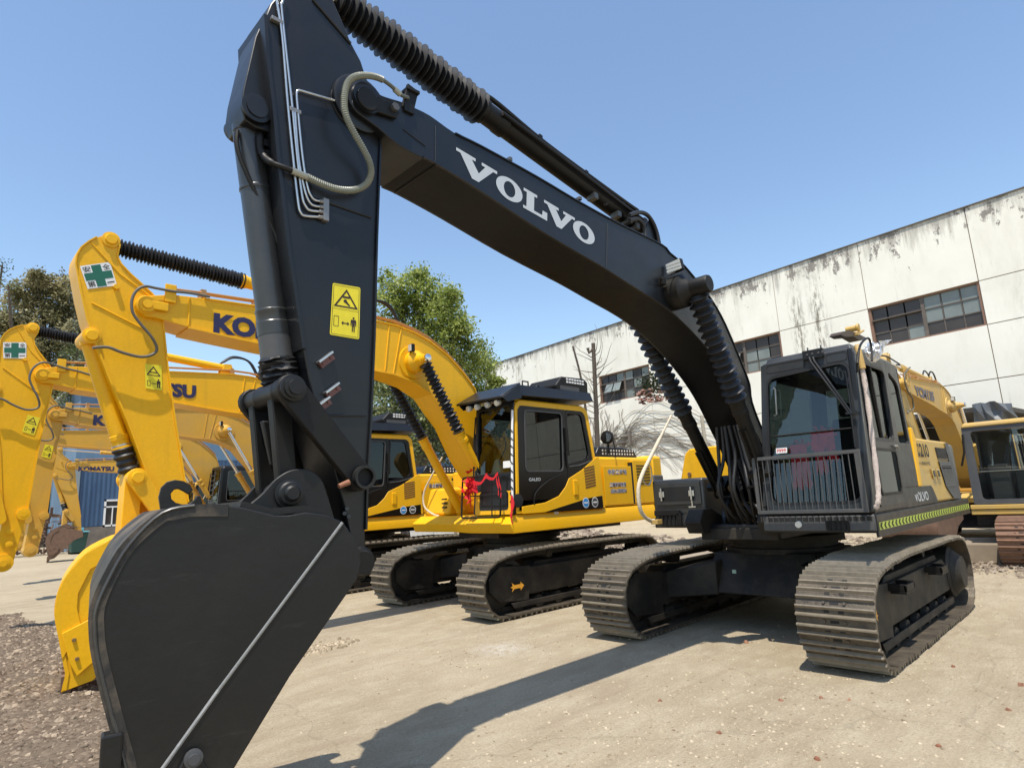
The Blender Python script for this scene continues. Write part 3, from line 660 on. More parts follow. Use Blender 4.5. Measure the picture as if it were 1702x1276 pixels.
    for x in (-.7, .6): G().lathe((x+dx, yc-.12, .80), (x+dx, yc+.12, .80), [(0, .06), (.3, .07), (.7, .07), (1, .06)], 12).build('carrier_roller', body, tr)
    return tr
def carbody(root, g, body, detail=True, w=.9):
    b = G(); b.hexa([(-.75, -.75, .42), (.85, -.75, .42), (.85, .75, .42), (-.75, .75, .42), (-.6, -.6, .88), (.62, -.6, .88), (.62, .6, .88), (-.6, .6, .88)])
    for sx in (-1, 1):
        for sy in (-1, 1):
            x0, x1 = (.25, .85) if sx > 0 else (-.85, -.25)
            b.hexa([(x0, sy*.5, .40), (x1, sy*.5, .40), (x1+sx*.18, sy*g, .34), (x0+sx*.18, sy*g, .34), (x0, sy*.5, .84), (x1, sy*.5, .78), (x1+sx*.18, sy*g, .66), (x0+sx*.18, sy*g, .68)])
    o = b.build('carbody', body, root, 30, .015); 
    G().lathe((0, 0, .86), (0, 0, 1.06), [(0, .68), (.3, .68), (.32, .62), (.6, .62), (.62, .7), (1, .7)], 40).build('slew_ring', body, o)
    return o
def cylinder_unit(root, name, a, b, r, mat, split=.5, bell=None, rod=CHROME, parent=None, y_eye=.08, pipes=None):
    """hydraulic cylinder: barrel from a towards b, rod (or rubber bellows) over the last part"""
    a = Vector(a); b = Vector(b); m = a.lerp(b, split); d = (b-a).normalized(); L = (m-a).length
    g = G(); g.lathe(a, m, [(0, r*1.02), (.02, r*1.12), (.05, r*1.12), (.055, r), (.86, r), (.865, r*1.14), (.9, r*1.14), (.905, r*1.06), (.96, r*1.06), (.965, r*1.2), (1, r*1.2)], 24)
    g.lathe(a-Vector((0, y_eye, 0)), a+Vector((0, y_eye, 0)), [(0, r*.9), (1, r*.9)], 20)
    o = g.build(name, mat, root)
    G().cyl(m, b-d*.04, r*.52).build('rod', rod, o)
    G().lathe(b-Vector((0, y_eye, 0)), b+Vector((0, y_eye, 0)), [(0, r*.85), (1, r*.85)], 20).build('rod_eye', mat, o)
    if bell:
        k, ro, ri = bell; G().bellows(m-d*.05, b-d*r*.9, ri, ro, k).build('bellows', RUB, o, 15)
        G().lathe(m-d*.075, m-d*.055, [(0, ri*1.08), (1, ri*1.08)]).build('clamp', STEEL, o)
    return o

# ================================================================ THE BLACK EXCAVATOR
V = empty('black_excavator', (0, 0, 0), 0, 'large black excavator in front, VOLVO lettering on its raised boom, bucket on the ground', 'excavator', 'crawler excavators parked in a row')
track(V, 1.225, .325, SHOE, UND, .03, 1, 56)
track(V, -1.2475, .31, SHOE, UND, .05, -1, 56)
carbody(V, 1.1, UND)
# steps on the outside of the near track frame
for x in (.95, -.55): 
    g = G(); g.box(x-.16, x+.16, 1.42, 1.56, .58, .60).box(x-.16, x-.13, 1.40, 1.56, .60, .67).box(x+.13, x+.16, 1.40, 1.56, .60, .67).box(x-.16, x+.16, 1.54, 1.56, .60, .66)
    for k in range(5): g.box(x-.12+k*.05, x-.10+k*.05, 1.42, 1.55, .60, .625)
    g.build('track_step', BLKM, V, 0, .004)
AR = [(0, 0), (.35, .28), (.35, .12), (.9, .12), (1.15, .3), (1.05, .08), (1.25, 0), (1.05, -.08), (1.15, -.3), (.9, -.12), (.35, -.12), (.35, -.28)]
def arrow(o, U, W, s, parent, mat): 
    o = Vector(o); return join_bits('direction_arrow', [[o+Vector(U)*x*s+Vector(W)*y*s for x, y in AR]], mat, parent)
ORG = plain('orange_vinyl', (.75, .34, .03), .5)
arrow((1.86, 1.443, .47), (-1, 0, 0), (0, 0, 1), .17, V, ORG)
t_ = at(1172, 956, x=.9); 
G().box(.865, .875, -.28, -.235, .66, .70).build('maker_plate', plain('pale_plate', (.3, .42, .33), .5), V, 0)
# ---- upper deck
g = G()
g.box(-2.4, 1.47, .44, 1.49, 1.17, 1.345)                     # deck under the cab and left side
g.box(-2.3, .66, -1.42, -.45, 1.17, 1.30)
g.box(-2.6, 1.15, -.46, .46, 1.07, 1.24)                      # centre frame
for sy in (-1, 1): g.prism([(-1.2, 1.2), (.95, 1.2), (.85, 1.42), (.45, 1.75), (.05, 1.95), (-.35, 1.8), (-1.0, 1.45)], sy*.30-.03, sy*.30+.03)
deck = g.build('upper_frame', BLK, V, 30, .012)
g = G(); g.box(1.455, 1.50, .44, 1.49, 1.19, 1.335)
fb = g.build('front_skirt', GREY2, deck, 0, .01)
g = G()
for k in range(17): y = .50+k*.058; g.box(1.497, 1.503, y, y+.044, 1.285, 1.325)
g.build('skirt_slots', DARK, fb, 0)
G().lathe((1.495, .80, 1.255), (1.52, .80, 1.255), [(0, .035), (.8, .034), (1, .03)]).build('reflector', LAMPG, fb)
g = G(); g.ring(rquad([(1.5, 1.06, 1.19), (1.5, 1.27, 1.19), (1.5, 1.27, 1.29), (1.5, 1.06, 1.29)], .02), rquad([(1.5, 1.08, 1.205), (1.5, 1.25, 1.205), (1.5, 1.25, 1.275), (1.5, 1.08, 1.275)], .015), (.012, 0, 0))
for k in range(4): g.box(1.502, 1.512, 1.10+k*.045, 1.106+k*.045, 1.2, 1.28)
g.build('lamp_grille', BLKM, fb, 0); G().box(1.498, 1.504, 1.075, 1.255, 1.20, 1.28).build('lamp_recess', DARK, fb, 0)
# lime / black chevron strip along the left side of the deck
sk = G().box(-2.93, 1.46, 1.475, 1.50, 1.13, 1.335).build('side_skirt', BLK, V, 0, .006)
join_bits('reflective_strip', [[(1.43, 1.503, 1.195), (-2.88, 1.503, 1.195), (-2.88, 1.503, 1.265), (1.43, 1.503, 1.265)]], LIME, sk)
bits = []
x = 1.40
while x > -2.8:
    bits.append([(x, 1.506, 1.23), (x-.045, 1.506, 1.26), (x-.085, 1.506, 1.26), (x-.04, 1.506, 1.23), (x-.085, 1.506, 1.20), (x-.045, 1.506, 1.20)]); x -= .125
join_bits('chevrons', [b[:4] for b in bits]+[[b[0], b[3], b[4], b[5]] for b in bits], DARK, sk)
# ---- engine side, hood, counterweight
YS = paint('dull_yellow_side_paint', (.52, .33, .065), (.36, .26, .13), .7, .45, .15)
g = G()
for x0, x1 in ((-2.55, -.38),): g.hexa([(x0, -1.40, 1.35), (x1, -1.40, 1.35), (x1, 1.485, 1.35), (x0, 1.485, 1.35), (x0, -1.36, 2.14), (x1, -1.36, 2.14), (x1, 1.44, 2.14), (x0, 1.44, 2.14)])
hood = g.build('engine_housing', YS, V, 30, .03)
join_bits('black_stripe', [[(.30, 1.492, 1.352), (-1.15, 1.492, 1.352), (-1.02, 1.484, 1.52), (-.95, 1.483, 1.56), (.30, 1.492, 1.56)]], BLK, hood)
text('side_lettering', 'VOLVO', SILV, hood, (-.06, 1.4945, 1.395), (-1, 0, 0), (0, -.03, 1), .62, .105, .02)
text('model_lettering', '210', DARK, hood, (-.74, 1.477, 1.90), (-1, 0, 0), (0, -.057, 1), .44, .17, .03)
text('model_lettering', 'EC', DARK, hood, (-.56, 1.477, 1.90), (-1, 0, 0), (0, -.057, 1), .15, .17, .03)
text('model_lettering', 'PRIME', DARK, hood, (-.72, 1.4835, 1.80), (-1, 0, 0), (0, -.057, 1), .40, .045, .0)
join_bits('door_latch_plate', [[(x, 1.4885, 1.64), (x-.18, 1.4885, 1.64), (x-.18, 1.4815, 1.76), (x, 1.4815, 1.76)] for x in (-1.12, -1.36)], paint('latch_yellow', (.6, .4, .08)), hood)
join_bits('door_latch', [[(x-.04, 1.493, 1.66), (x-.14, 1.493, 1.66), (x-.14, 1.487, 1.74), (x-.04, 1.487, 1.74)] for x in (-1.12, -1.36)], BLK, hood)
for z0, z1, xa, xb in ((1.90, 2.04, -1.68, -2.25), (1.55, 1.80, -1.75, -2.32)):
    yy = 1.487-(z0-1.35)*.057
    gg = G().box(xb, xa, yy-.03, yy+.004, z0, z1); vo = gg.build('grille', DARK, hood, 0)
    g = G(); 
    for k in range(9): g.box(xb, xa, yy+.002, yy+.012, z0+(z1-z0)*(k+.2)/9, z0+(z1-z0)*(k+.5)/9)
    g.box(xb, xa, yy+.004, yy+.02, z0-.02, z0-.008); g.build('louvre', plain('grille_slat', (.09, .085, .08), .5), vo, 0)
join_bits('dark_band', [[(-2.05, 1.499, 1.36), (-2.5, 1.496, 1.36), (-2.5, 1.455, 2.12), (-2.28, 1.455, 2.12), (-2.28, 1.475, 1.86), (-1.65, 1.475, 1.86), (-1.75, 1.489, 1.53)]], GREY2, hood)
ys_bar = G().ext([(-.30, 1.50, 1.56), (-.44, 1.50, 1.56), (-.52, 1.50, 2.12), (-.44, 1.50, 2.24), (-.36, 1.50, 2.24)], (0, -.06, 0)).build('yellow_cab_fairing', YEL, V, 0, .01)
g = G(); g.box(-1.0, -.42, .55, 1.1, 2.14, 2.36); vt = g.build('air_intake', GREY, hood, 30, .03)
g = G()
for k in range(14): g.box(-.96+k*.038, -.94+k*.038, 1.1, 1.112, 2.17, 2.34)
g.build('intake_slats', DARK, vt, 0)
G().box(-2.3, -.5, -1.3, 1.2, 2.14, 2.2).build('hood_top', YS, hood, 30, .02)
cw = G(); P = [(-2.45, -1.42), (-2.75, -1.36), (-2.95, -1.05), (-3.08, -.4), (-3.08, .5), (-2.99, 1.15), (-2.86, 1.44), (-2.45, 1.47)]
cw.ext([(x, y, 1.12) for x, y in P], (0, 0, 1.0)).build('counterweight', paint('counterweight_grey', (.07, .07, .068), (.2, .17, .12), .4), V, 30, .05)
# ---- tool box and yellow tank on the right side
g = G(); g.box(-.1, .68, -1.40, -.64, 1.18, 1.80)
tb = g.build('tool_box', GREY, V, 30, .03)
g = G(); g.box(.676, .70, -1.34, -.68, 1.46, 1.76).build('tool_box_lid', GREY, tb, 0, .012)
G().box(.70, .706, -1.26, -.76, 1.52, 1.70).build('lid_panel', BLK, tb, 0, .006)
for y in (-1.24, -.80): 
    G().box(.706, .722, y-.04, y+.04, 1.57, 1.645).box(.72, .735, y-.012, y+.012, 1.52, 1.69).build('padlock_hasp', STEEL, tb, 0, .006)
G().box(.702, .715, -.86, -.76, 1.425, 1.445).box(.702, .715, -.815, -.795, 1.44, 1.52).build('latch', STEEL, tb, 0, .003)
G().box(.702, .71, -1.36, -.68, 1.425, 1.435).build('lid_gap', DARK, tb, 0)
g = G(); g.box(.69, .72, -1.38, -1.0, 1.33, 1.40).box(.69, .72, -1.05, -.98, 1.2, 1.36).build('step_recess', BLKM, tb, 0, .008)
g = G().box(.684, .70, -1.33, -1.04, 1.2, 1.33).build('step_opening', DARK, tb, 0)
g = G()
for k in range(4): g.box(.69, .712, -1.28+k*.06, -1.25+k*.06, 1.2, 1.33)
g.build('step_bars', BLKM, tb, 0)
pts = [(1131, 798), (1134, 779), (1138, 754), (1145, 746), (1184, 741), (1197, 740), (1206, 747), (1230, 800)]
tk = [at(u, v, x=-.12) for u, v in pts]
G().ext(tk, (-1.1, 0, 0)).build('fuel_tank', YEL, V, 30, .02)
p = at(1146, 788, x=-.11); G().lathe(p, p+Vector((.012, 0, 0)), [(0, .03), (1, .028)]).build('tank_cap', RUST, V)
# ---- right handrail wrapped in cream foam
hr = [at(u, v, y=-1.32) for u, v in [(1116, 690), (1100, 722), (1080, 762), (1066, 792), (1061, 815), (1064, 845), (1073, 860), (1086, 867)]]
ho = G().tube(smooth_path(hr, 5), [.016]*6+[.026]*30, 10).build('hand_rail', CREAM, V, 60)
p = hr[-1]; G().box(p.x-.06, p.x+.06, p.y-.0, p.y+.10, p.z-.03, p.z+.03).build('rail_bracket', YEL2, ho, 0, .005)
G().tube(smooth_path(atl([(1075, 768), (1082, 778), (1083, 795), (1078, 806), (1070, 800), (1068, 780)], y=-1.36), 4), .008, 6).build('mirror_arm', STEEL, V)
# ---- cab
FB, FT = 1.48, 1.33
def cf(a, b, d=0.):      # point of the cab front: a 0..1 across (machine right to left), b 0..1 up
    y0 = .44+.11*b; x = FB+(FT-FB)*b; return Vector((x+d, y0+(1.495-y0)*a, 1.36+(2.97-1.36)*b))
cab = G()
cab.ring(rquad([cf(0, 0), cf(1, 0), cf(1, 1), cf(0, 1)], [.03, .03, .07, .06], 5), rquad([cf(.075, .06), cf(.925, .06), cf(.935, .92), cf(.065, .895)], [.12, .12, .13, .10], 5), (-.05, 0, 0))
XR = -.33
# roof, rear wall, right wall, left wall ring with door
cab.hexa([(XR, .53, 2.90), (FT-.02, .56, 2.90), (FT-.02, 1.49, 2.90), (XR, 1.46, 2.90), (XR+.03, .58, 3.03), (FT-.08, .60, 3.03), (FT-.08, 1.44, 3.03), (XR+.03, 1.42, 3.03)])
cabo = cab.build('cab', GREY, V, 30, .012)
def side_pt(x, z, d=0.): return Vector((x, 1.497-.012*(z-1.36)+d, z))
def fx(z): return FB+(FT-FB)*(z-1.36)/1.61
def rx(z): return -.33 if z < 2.4 else -.33+.11*(z-2.4)/.6
so = rquad([side_pt(fx(1.36), 1.36), side_pt(XR, 1.36), side_pt(rx(2.97), 2.97), side_pt(fx(2.97), 2.97)], [.02, .02, .16, .05], 5)
s1 = G(); 
def sring(c, r, c2, r2, th=.045): return G().ring(rquad(c, r, 5), rquad(c2, r2, 5), (0, -th, 0))
s1.v += []; 
S = lambda x, z: side_pt(x, z)
# front pillar / rear pillar / sill / header as one side frame with two window openings (door glass + rear quarter)
sf = G()
sf.ring(rquad([S(1.46, 1.36), S(.30, 1.36), S(.20, 2.97), S(1.34, 2.97)], .02, 5), rquad([S(1.22, 2.06), S(.42, 2.06), S(.36, 2.84), S(1.14, 2.84)], [.08, .08, .10, .12], 5), (0, -.045, 0))
sf.ring(rquad([S(.30, 1.56), S(XR, 1.56), S(-.24, 2.97), S(.20, 2.97)], .02, 5), rquad([S(.20, 2.05), S(-.24, 2.05), S(-.20, 2.74), S(.14, 2.86)], [.06, .05, .10, .08], 5), (0, -.045, 0))
sf.build('side_frame', BLK, cabo, 30, .008)
dr = G().ring(rquad([S(1.30, 1.40)+Vector((0, .012, 0)), S(.34, 1.40)+Vector((0, .012, 0)), S(.27, 2.93)+Vector((0, .012, 0)), S(1.20, 2.93)+Vector((0, .012, 0))], [.05, .05, .09, .09], 5), rquad([S(1.22, 2.06)+Vector((0, .012, 0)), S(.42, 2.06)+Vector((0, .012, 0)), S(.36, 2.84)+Vector((0, .012, 0)), S(1.14, 2.84)+Vector((0, .012, 0))], [.08, .08, .10, .12], 5), (0, -.012, 0)).build('door', BLK, cabo, 30, .004)
lo_ = G().ring(rquad([S(1.22, 1.50)+Vector((0, .02, 0)), S(.46, 1.50)+Vector((0, .02, 0)), S(.44, 1.97)+Vector((0, .02, 0)), S(1.2, 1.97)+Vector((0, .02, 0))], .08, 5), rquad([S(1.19, 1.53)+Vector((0, .02, 0)), S(.49, 1.53)+Vector((0, .02, 0)), S(.47, 1.94)+Vector((0, .02, 0)), S(1.17, 1.94)+Vector((0, .02, 0))], .06, 5), (0, -.012, 0)).build('door_panel_rim', BLKM, dr, 30)
join_bits('lower_glass', [rquad([S(1.19, 1.53)+Vector((0, .015, 0)), S(.49, 1.53)+Vector((0, .015, 0)), S(.47, 1.94)+Vector((0, .015, 0)), S(1.17, 1.94)+Vector((0, .015, 0))], .06, 5)], GLASSD, dr)
G().tube([S(.40, 1.98)+Vector((0, .03, 0)), S(.48, 2.0)+Vector((0, .04, 0)), S(.56, 2.0)+Vector((0, .03, 0))], .012, 6).build('door_handle', STEEL, dr)
for (c, r) in (([S(1.24, 2.04), S(.40, 2.04), S(.34, 2.86), S(1.16, 2.86)], .1), ([S(.22, 2.03), S(-.26, 2.03), S(-.22, 2.76), S(.12, 2.88)], .08)):
    join_bits('side_window', [[q+Vector((0, -.02, 0)) for q in rquad(c, r, 4)]], GLASSD, cabo)
sl = G(); sl.obox(S(.79, 2.45)+Vector((0, -.01, 0)), (.07, 0, 1), (0, 1, 0), (1, 0, -.07), .40, .012, .016); sl.build('window_bar', BLKM, cabo, 0)
sg_ = G(); sg_.ring(rquad([S(1.235, 2.045)+Vector((0, .016, 0)), S(.405, 2.045)+Vector((0, .016, 0)), S(.345, 2.855)+Vector((0, .016, 0)), S(1.155, 2.855)+Vector((0, .016, 0))], [.09, .09, .11, .13], 5), rquad([S(1.205, 2.075)+Vector((0, .016, 0)), S(.435, 2.075)+Vector((0, .016, 0)), S(.375, 2.825)+Vector((0, .016, 0)), S(1.125, 2.825)+Vector((0, .016, 0))], [.07, .07, .09, .11], 5), (0, -.014, 0)); sg_.build('window_seal', RUB, cabo)
# right and rear walls (with rear window) and floor
w = G(); w.ring([(1.44, .46, 1.36), (XR, .46, 1.36), (XR, .55, 2.95), (1.33, .55, 2.95)], [(1.3, .47, 1.75), (-.1, .47, 1.75), (-.1, .54, 2.8), (1.2, .54, 2.8)], (0, .03, 0))
w.ring([(XR, .46, 1.36), (XR, 1.49, 1.36), (XR, 1.47, 2.95), (XR, .55, 2.95)], [(XR, .6, 2.1), (XR, 1.36, 2.1), (XR, 1.34, 2.8), (XR, .65, 2.8)], (.04, 0, 0))
w.box(XR, 1.46, .45, 1.49, 1.345, 1.40); w.build('cab_wall', BLKM, cabo, 0, .006)
join_bits('rear_window', [[(XR+.02, .58, 2.08), (XR+.02, 1.38, 2.08), (XR+.02, 1.36, 2.82), (XR+.02, .63, 2.82)]], GLASSD, cabo)
join_bits('right_window', [[(1.31, .48, 1.73), (-.12, .48, 1.73), (-.12, .55, 2.82), (1.21, .55, 2.82)]], GLASSD, cabo)
join_bits('windscreen', [[cf(.05, .04, -.03), cf(.95, .04, -.03), cf(.96, .94, -.03), cf(.04, .92, -.03)]], GLASS, cabo)
g = G().ring(rquad([cf(.07, .055, .004), cf(.93, .055, .004), cf(.94, .925, .004), cf(.06, .90, .004)], [.12, .12, .13, .10], 5), rquad([cf(.09, .07, .004), cf(.91, .07, .004), cf(.92, .91, .004), cf(.08, .885, .004)], [.10, .10, .11, .09], 5), (-.02, 0, 0)); g.build('windscreen_seal', RUB, cabo)
g = G().tube([cf(.11, .50, .0), cf(.89, .50, .0)], .008, 6); g.build('screen_split', BLKM, cabo)
g = G().tube([cf(.155, .82, .02), cf(.175, .81, .03), cf(.18, .64, .03), cf(.15, .635, .02)], .008, 6).build('grab_bar', STEEL, cabo)
# interior
g = G(); g.box(.15, .6, .75, 1.2, 1.42, 1.78).hexa([(.08, .74, 1.78), (.2, .74, 1.78), (.2, 1.22, 1.78), (.08, 1.22, 1.78), (-.1, .78, 2.4), (.02, .78, 2.4), (.02, 1.18, 2.4), (-.1, 1.18, 2.4)]).box(-.09, .0, .86, 1.1, 2.42, 2.58); g.build('seat', SEAT, cabo, 30, .03)
g = G(); g.box(.2, .9, .56, .72, 1.4, 1.9).box(.25, .7, 1.25, 1.38, 1.4, 1.86).tube([(.75, 1.31, 1.86), (.8, 1.31, 2.1)], .02).tube([(.85, .64, 1.9), (.9, .64, 2.12)], .02).box(1.15, 1.22, .80, .86, 1.4, 1.8).box(1.15, 1.22, 1.02, 1.08, 1.4, 1.8); g.build('console', BLKM, cabo, 30, .015)
g = G().box(.95, 1.34, .55, 1.42, 1.405, 1.43).build('floor_mat', plain('teal_grey_mat', (.10, .15, .14), .7), cabo, 0)
g = G(); rng = random.Random(2)
for (y0, y1, z0, z1) in ((.74, .92, 1.58, 2.06), (.98, 1.10, 1.72, 2.16), (1.09, 1.2, 1.84, 2.16)):
    rows, cols = 9, 6; vs = [(1.33+.012*math.sin(j*2.1+i*.9)+.01*rng.random(), y0+(y1-y0)*j/(cols-1)+.015*rng.uniform(-1, 1), z1-(z1-z0)*i/(rows-1)*(1-.15*(j % 2))) for i in range(rows) for j in range(cols)]
    g.add(vs, [(i*cols+j, i*cols+j+1, (i+1)*cols+j+1, (i+1)*cols+j) for i in range(rows-1) for j in range(cols-1)])
for c in ((1.27, 1.05, 2.16), (1.27, 1.14, 2.13), (1.27, 1.0, 2.06), (1.27, .84, 2.04)):
    for k in range(6):
        a = k*1.047; g.add([Vector(c), Vector(c)+Vector((.03, .075*math.cos(a-.25), .075*math.sin(a-.25))), Vector(c)+Vector((.05, .085*math.cos(a), .085*math.sin(a))), Vector(c)+Vector((.03, .075*math.cos(a+.25), .075*math.sin(a+.25)))], [(0, 1, 2, 3)])
REDC = plain('bright_red_cloth', (.85, .02, .03), .7, 0, .15, 14)
ob = g.build('red_ribbon', REDC, cabo, 60)
# F999 plate behind the screen
o = cf(.155, .385, .006); U = Vector((0, 1, 0)); W = (cf(.1, 1)-cf(.1, 0)).normalized()
o.x += .008; join_bits('yard_number_plate', [[o, o+U*.115, o+U*.115+W*.055, o+W*.055]], WHITE, cabo)
text('yard_number', 'F999', REDL, cabo, o+U*.012+W*.011+Vector((.002, 0, 0)), U, W, .092, .034, .015)
# wiper linkage
g = G()
for dy in (0, .035):
    g.tube([cf(.56, .985, .03)+Vector((0, dy, 0)), cf(.58, .95, .05)+Vector((0, dy, 0)), cf(.905, .585, .05)+Vector((0, dy*.6, 0))], [.012, .014, .009], 8)
g.tube([cf(.915, .60, .045), cf(.915, .38, .03)], .009, 6).tube([cf(.90, .86, .02), cf(.92, .60, .045)], .007, 6)
g.obox(cf(.60, 1.0, .02), (0, 1, 0), (0, 0, 1), (1, 0, 0), .10, .045, .025).obox(cf(.92, .59, .045), (0, 1, 0), (0, 0, 1), (1, 0, 0), .05, .012, .012)
g.build('wiper', BLK, cabo, 40)
g = G()
for dy in (-.05, 0, .06, .1): g.lathe(cf(.6, 1.0, .045)+Vector((0, dy, 0)), cf(.6, 1.0, .055)+Vector((0, dy, 0)), [(0, .012), (1, .01)], 10)
g.tube([cf(.53, 1.03, -.02), cf(.53, 1.055, -.02)], .008).tube([cf(.67, 1.03, -.02), cf(.67, 1.055, -.02)], .008); g.build('bolt', GREY2, cabo)
# roof front panels
for a0, a1 in ((.07, .50), (.72, .93)):
    G().ring(rquad([cf(a0, .925, .004), cf(a1, .925, .004), cf(a1, .985, .004), cf(a0, .985, .004)], .03, 4), rquad([cf(a0+.008, .93, .004), cf(a1-.008, .93, .004), cf(a1-.008, .98, .004), cf(a0+.008, .98, .004)], .026, 4), (-.008, 0, 0)).build('header_panel_groove', DARK, cabo)
# bar guard over the lower screen
gd = G(); ga = [at(1257, 762, x=1.56), at(1428, 747, x=1.56), at(1444, 844, x=1.56), at(1267, 849, x=1.56)]
gy0, gy1, gz0, gz1 = .425, 1.47, 1.365, 1.95
gd.box(1.545, 1.57, gy0, gy1, gz1-.035, gz1).box(1.545, 1.57, gy0, gy1, gz0, gz0+.035).box(1.546, 1.569, gy0, gy0+.035, gz0+.035, gz1-.035).box(1.546, 1.569, gy1-.05, gy1, gz0+.035, gz1-.035)
for k in range(17): y = gy0+.05+k*.0555; gd.box(1.552, 1.563, y, y+.009, gz0+.03, gz1-.03)
gu = gd.build('screen_guard', GREY2, cabo, 0, .003)
g = G(); g.box(1.45, 1.55, gy0+.05, gy0+.07, gz1-.12, gz1-.1).box(1.45, 1.55, gy0+.05, gy0+.07, gz0+.06, gz0+.08).box(1.45, 1.55, gy1-.04, gy1-.02, gz0+.1, gz0+.12); g.build('guard_bracket', BLKM, gu, 0)
# foam wrapped handrail on the front left pillar
hp = atl([(1418, 580), (1420, 590), (1419, 600)], y=1.53)
g = G().tube(smooth_path([(1.38, 1.53, 2.95), (1.42, 1.56, 2.88), (1.44, 1.575, 2.5), (1.49, 1.575, 2.0), (1.53, 1.57, 1.6), (1.56, 1.56, 1.46), (1.55, 1.53, 1.40)], 6), [.022+.003*math.sin(i*1.9) for i in range(37)], 12).build('hand_rail', plain('pinkish_foam', (.50, .42, .37), .9, 0, .35, 50, 1.), cabo, 60)
g = G().tube(smooth_path([(1.40, 1.545, 2.96), (1.43, 1.565, 2.86), (1.44, 1.577, 2.72)], 5), .0275, 12).build('yellow_rail_end', YEL2, g, 60)
# mirror wrapped in silver film on a bent black arm
mc = at(1452, 584, y=1.72); g = G(); rng = random.Random(4); rows, cols = 7, 28; vs = []
fd = (CAM-mc).normalized(); mu = Vector((0, 0, 1)).cross(fd).normalized(); mw = fd.cross(mu)
for i in range(rows):
    for j in range(cols):
        a = 2*math.pi*j/cols; q = i/(rows-1); rr = .086*q*(1+.10*math.sin(3*a+1)+.05*rng.uniform(-1, 1)); vs.append(mc+mu*rr*math.cos(a)*.9+mw*rr*math.sin(a)*1.12+fd*(.028*(1-q*q)+.012*rng.uniform(-1, 1)*q+.008*math.sin(a*5+i)))
g.add(vs, [(i*cols+j, i*cols+(j+1) % cols, (i+1)*cols+(j+1) % cols, (i+1)*cols+j) for i in range(rows-1) for j in range(cols)])
b0 = len(g.v); g.add([v_-fd*.05 for v_ in vs[-cols:]]+[mc-fd*.06], [(k, (k+1) % cols, cols) for k in range(cols)])
g.add([mc+mu*.05+mw*.09, mc+mu*.155+mw*.085+fd*.01, mc+mu*.085+mw*.02], [(0, 1, 2)])
m_, n_2, b_2 = newmat('crumpled_silver_film'); b_2.inputs['Base Color'].default_value = (.72, .73, .75, 1); b_2.inputs['Metallic'].default_value = .75; b_2.inputs['Roughness'].default_value = .28; bump(n_2, b_2, noise(n_2, 22, 3, .5), 1., .03)
g.build('wrapped_mirror', m_, cabo, 25)
g = G().tube(smooth_path(atl([(1425, 604), (1427, 585), (1432, 570), (1443, 562), (1448, 575), (1449, 600)], y=1.74), 5), .010, 8).tube([(1.33, 1.5, 2.72), at(1425, 604, y=1.74), at(1427, 585, y=1.74)], .012, 6).build('mirror_arm', BLKM, cabo)
g = G().tube(smooth_path(atl([(1462, 590), (1475, 593), (1487, 600), (1496, 606), (1490, 606)], y=1.6), 4), .008, 6).build('gutter_rail', BLKM, cabo)
g = G(); q = [at(u, v, y=1.25) for u, v in [(1397, 556), (1400, 551), (1412, 549), (1424, 553), (1444, 563), (1430, 566), (1418, 559), (1405, 560)]]
g.ext(q, (0, -.12, 0)).build('roof_visor', plain('brown_visor', (.05, .03, .015), .5), cabo, 0, .004)
q0 = at(1414, 547, y=1.2); g = G().cyl(q0+Vector((0, -.05, 0)), q0+Vector((0, .06, 0)), .035, n=16).lathe(q0+Vector((0, .07, -.0)), q0+Vector((0, .09, 0)), [(0, .05), (1, .045)], 16).obox(q0+Vector((-.06, .03, -.05)), (1, 0, -.35), (0, 1, 0), (.35, 0, 1), .13, .06, .008)
g.build('roof_beacon', YEL2, cabo)

# ================= boom
upper = [(599, 146), (617, 150), (638, 160), (670, 170), (687, 178), (715, 192), (756, 221), (800, 243), (891, 293), (962, 335), (1028, 371), (1099, 406), (1113, 420), (1132, 436), (1153, 460), (1182, 497), (1206, 540), (1236, 612), (1246, 640)]
lower = [(588, 160), (585, 171), (593, 186), (628, 212), (662, 241), (703, 263), (730, 277), (800, 320), (908, 394), (998, 446), (1048, 479), (1099, 510), (1132, 537), (1150, 553), (1165, 574)]
BY = .25
up = [(q.x, q.z) for q in atl(upper, y=BY)]+[(.98, 2.62), (.78, 2.3), (.5, 2.0), (.25, 1.82)]
lw = [(q.x, q.z) for q in atl(lower[:8], y=BY)]+[(4.45, 3.73), (3.75, 3.63), (3.3, 3.55), (2.8, 3.46), (2.4, 3.34), (1.93, 3.12), (1.55, 2.87), (1.3, 2.64), (1.08, 2.37), (.88, 2.13), (.70, 1.88), (.5, 1.62), (.3, 1.47), (.1, 1.5), (.03, 1.68)]
up = smooth2(up, 3); lw = smooth2(lw, 3)
bo = G().prism(up+lw[::-1], -BY, BY).build('boom', BLK, V, 35, .006)
fl = G(); lp = lw[15:-6]
def strip(g, pts, y0, y1, th, sgn):
    P_ = [Vector((p[0], 0, p[1])) for p in pts]; n = len(P_); N_ = []
    for i in range(n):
        d = (P_[min(i+1, n-1)]-P_[max(i-1, 0)]).normalized(); N_.append(Vector((-d.z, 0, d.x))*sgn*th)
    A = Vector((0, y0, 0)); B_ = Vector((0, y1, 0)); vs = []
    for p, q in zip(P_, N_): vs += [p+A, p+B_, p+q+B_, p+q+A]
    fs = [(4*i+k, 4*i+(k+1) % 4, 4*i+4+(k+1) % 4, 4*i+4+k) for i in range(n-1) for k in range(4)]+[(0, 1, 2, 3), (4*n-1, 4*n-2, 4*n-3, 4*n-4)]
    g.add(vs, fs)
strip(fl, lp, -BY-.014, BY+.014, .014, -1)
strip(fl, up[18:], -BY-.012, BY+.012, .010, 1)
fl.build('flange_plate', BLK, bo, 20, 0)
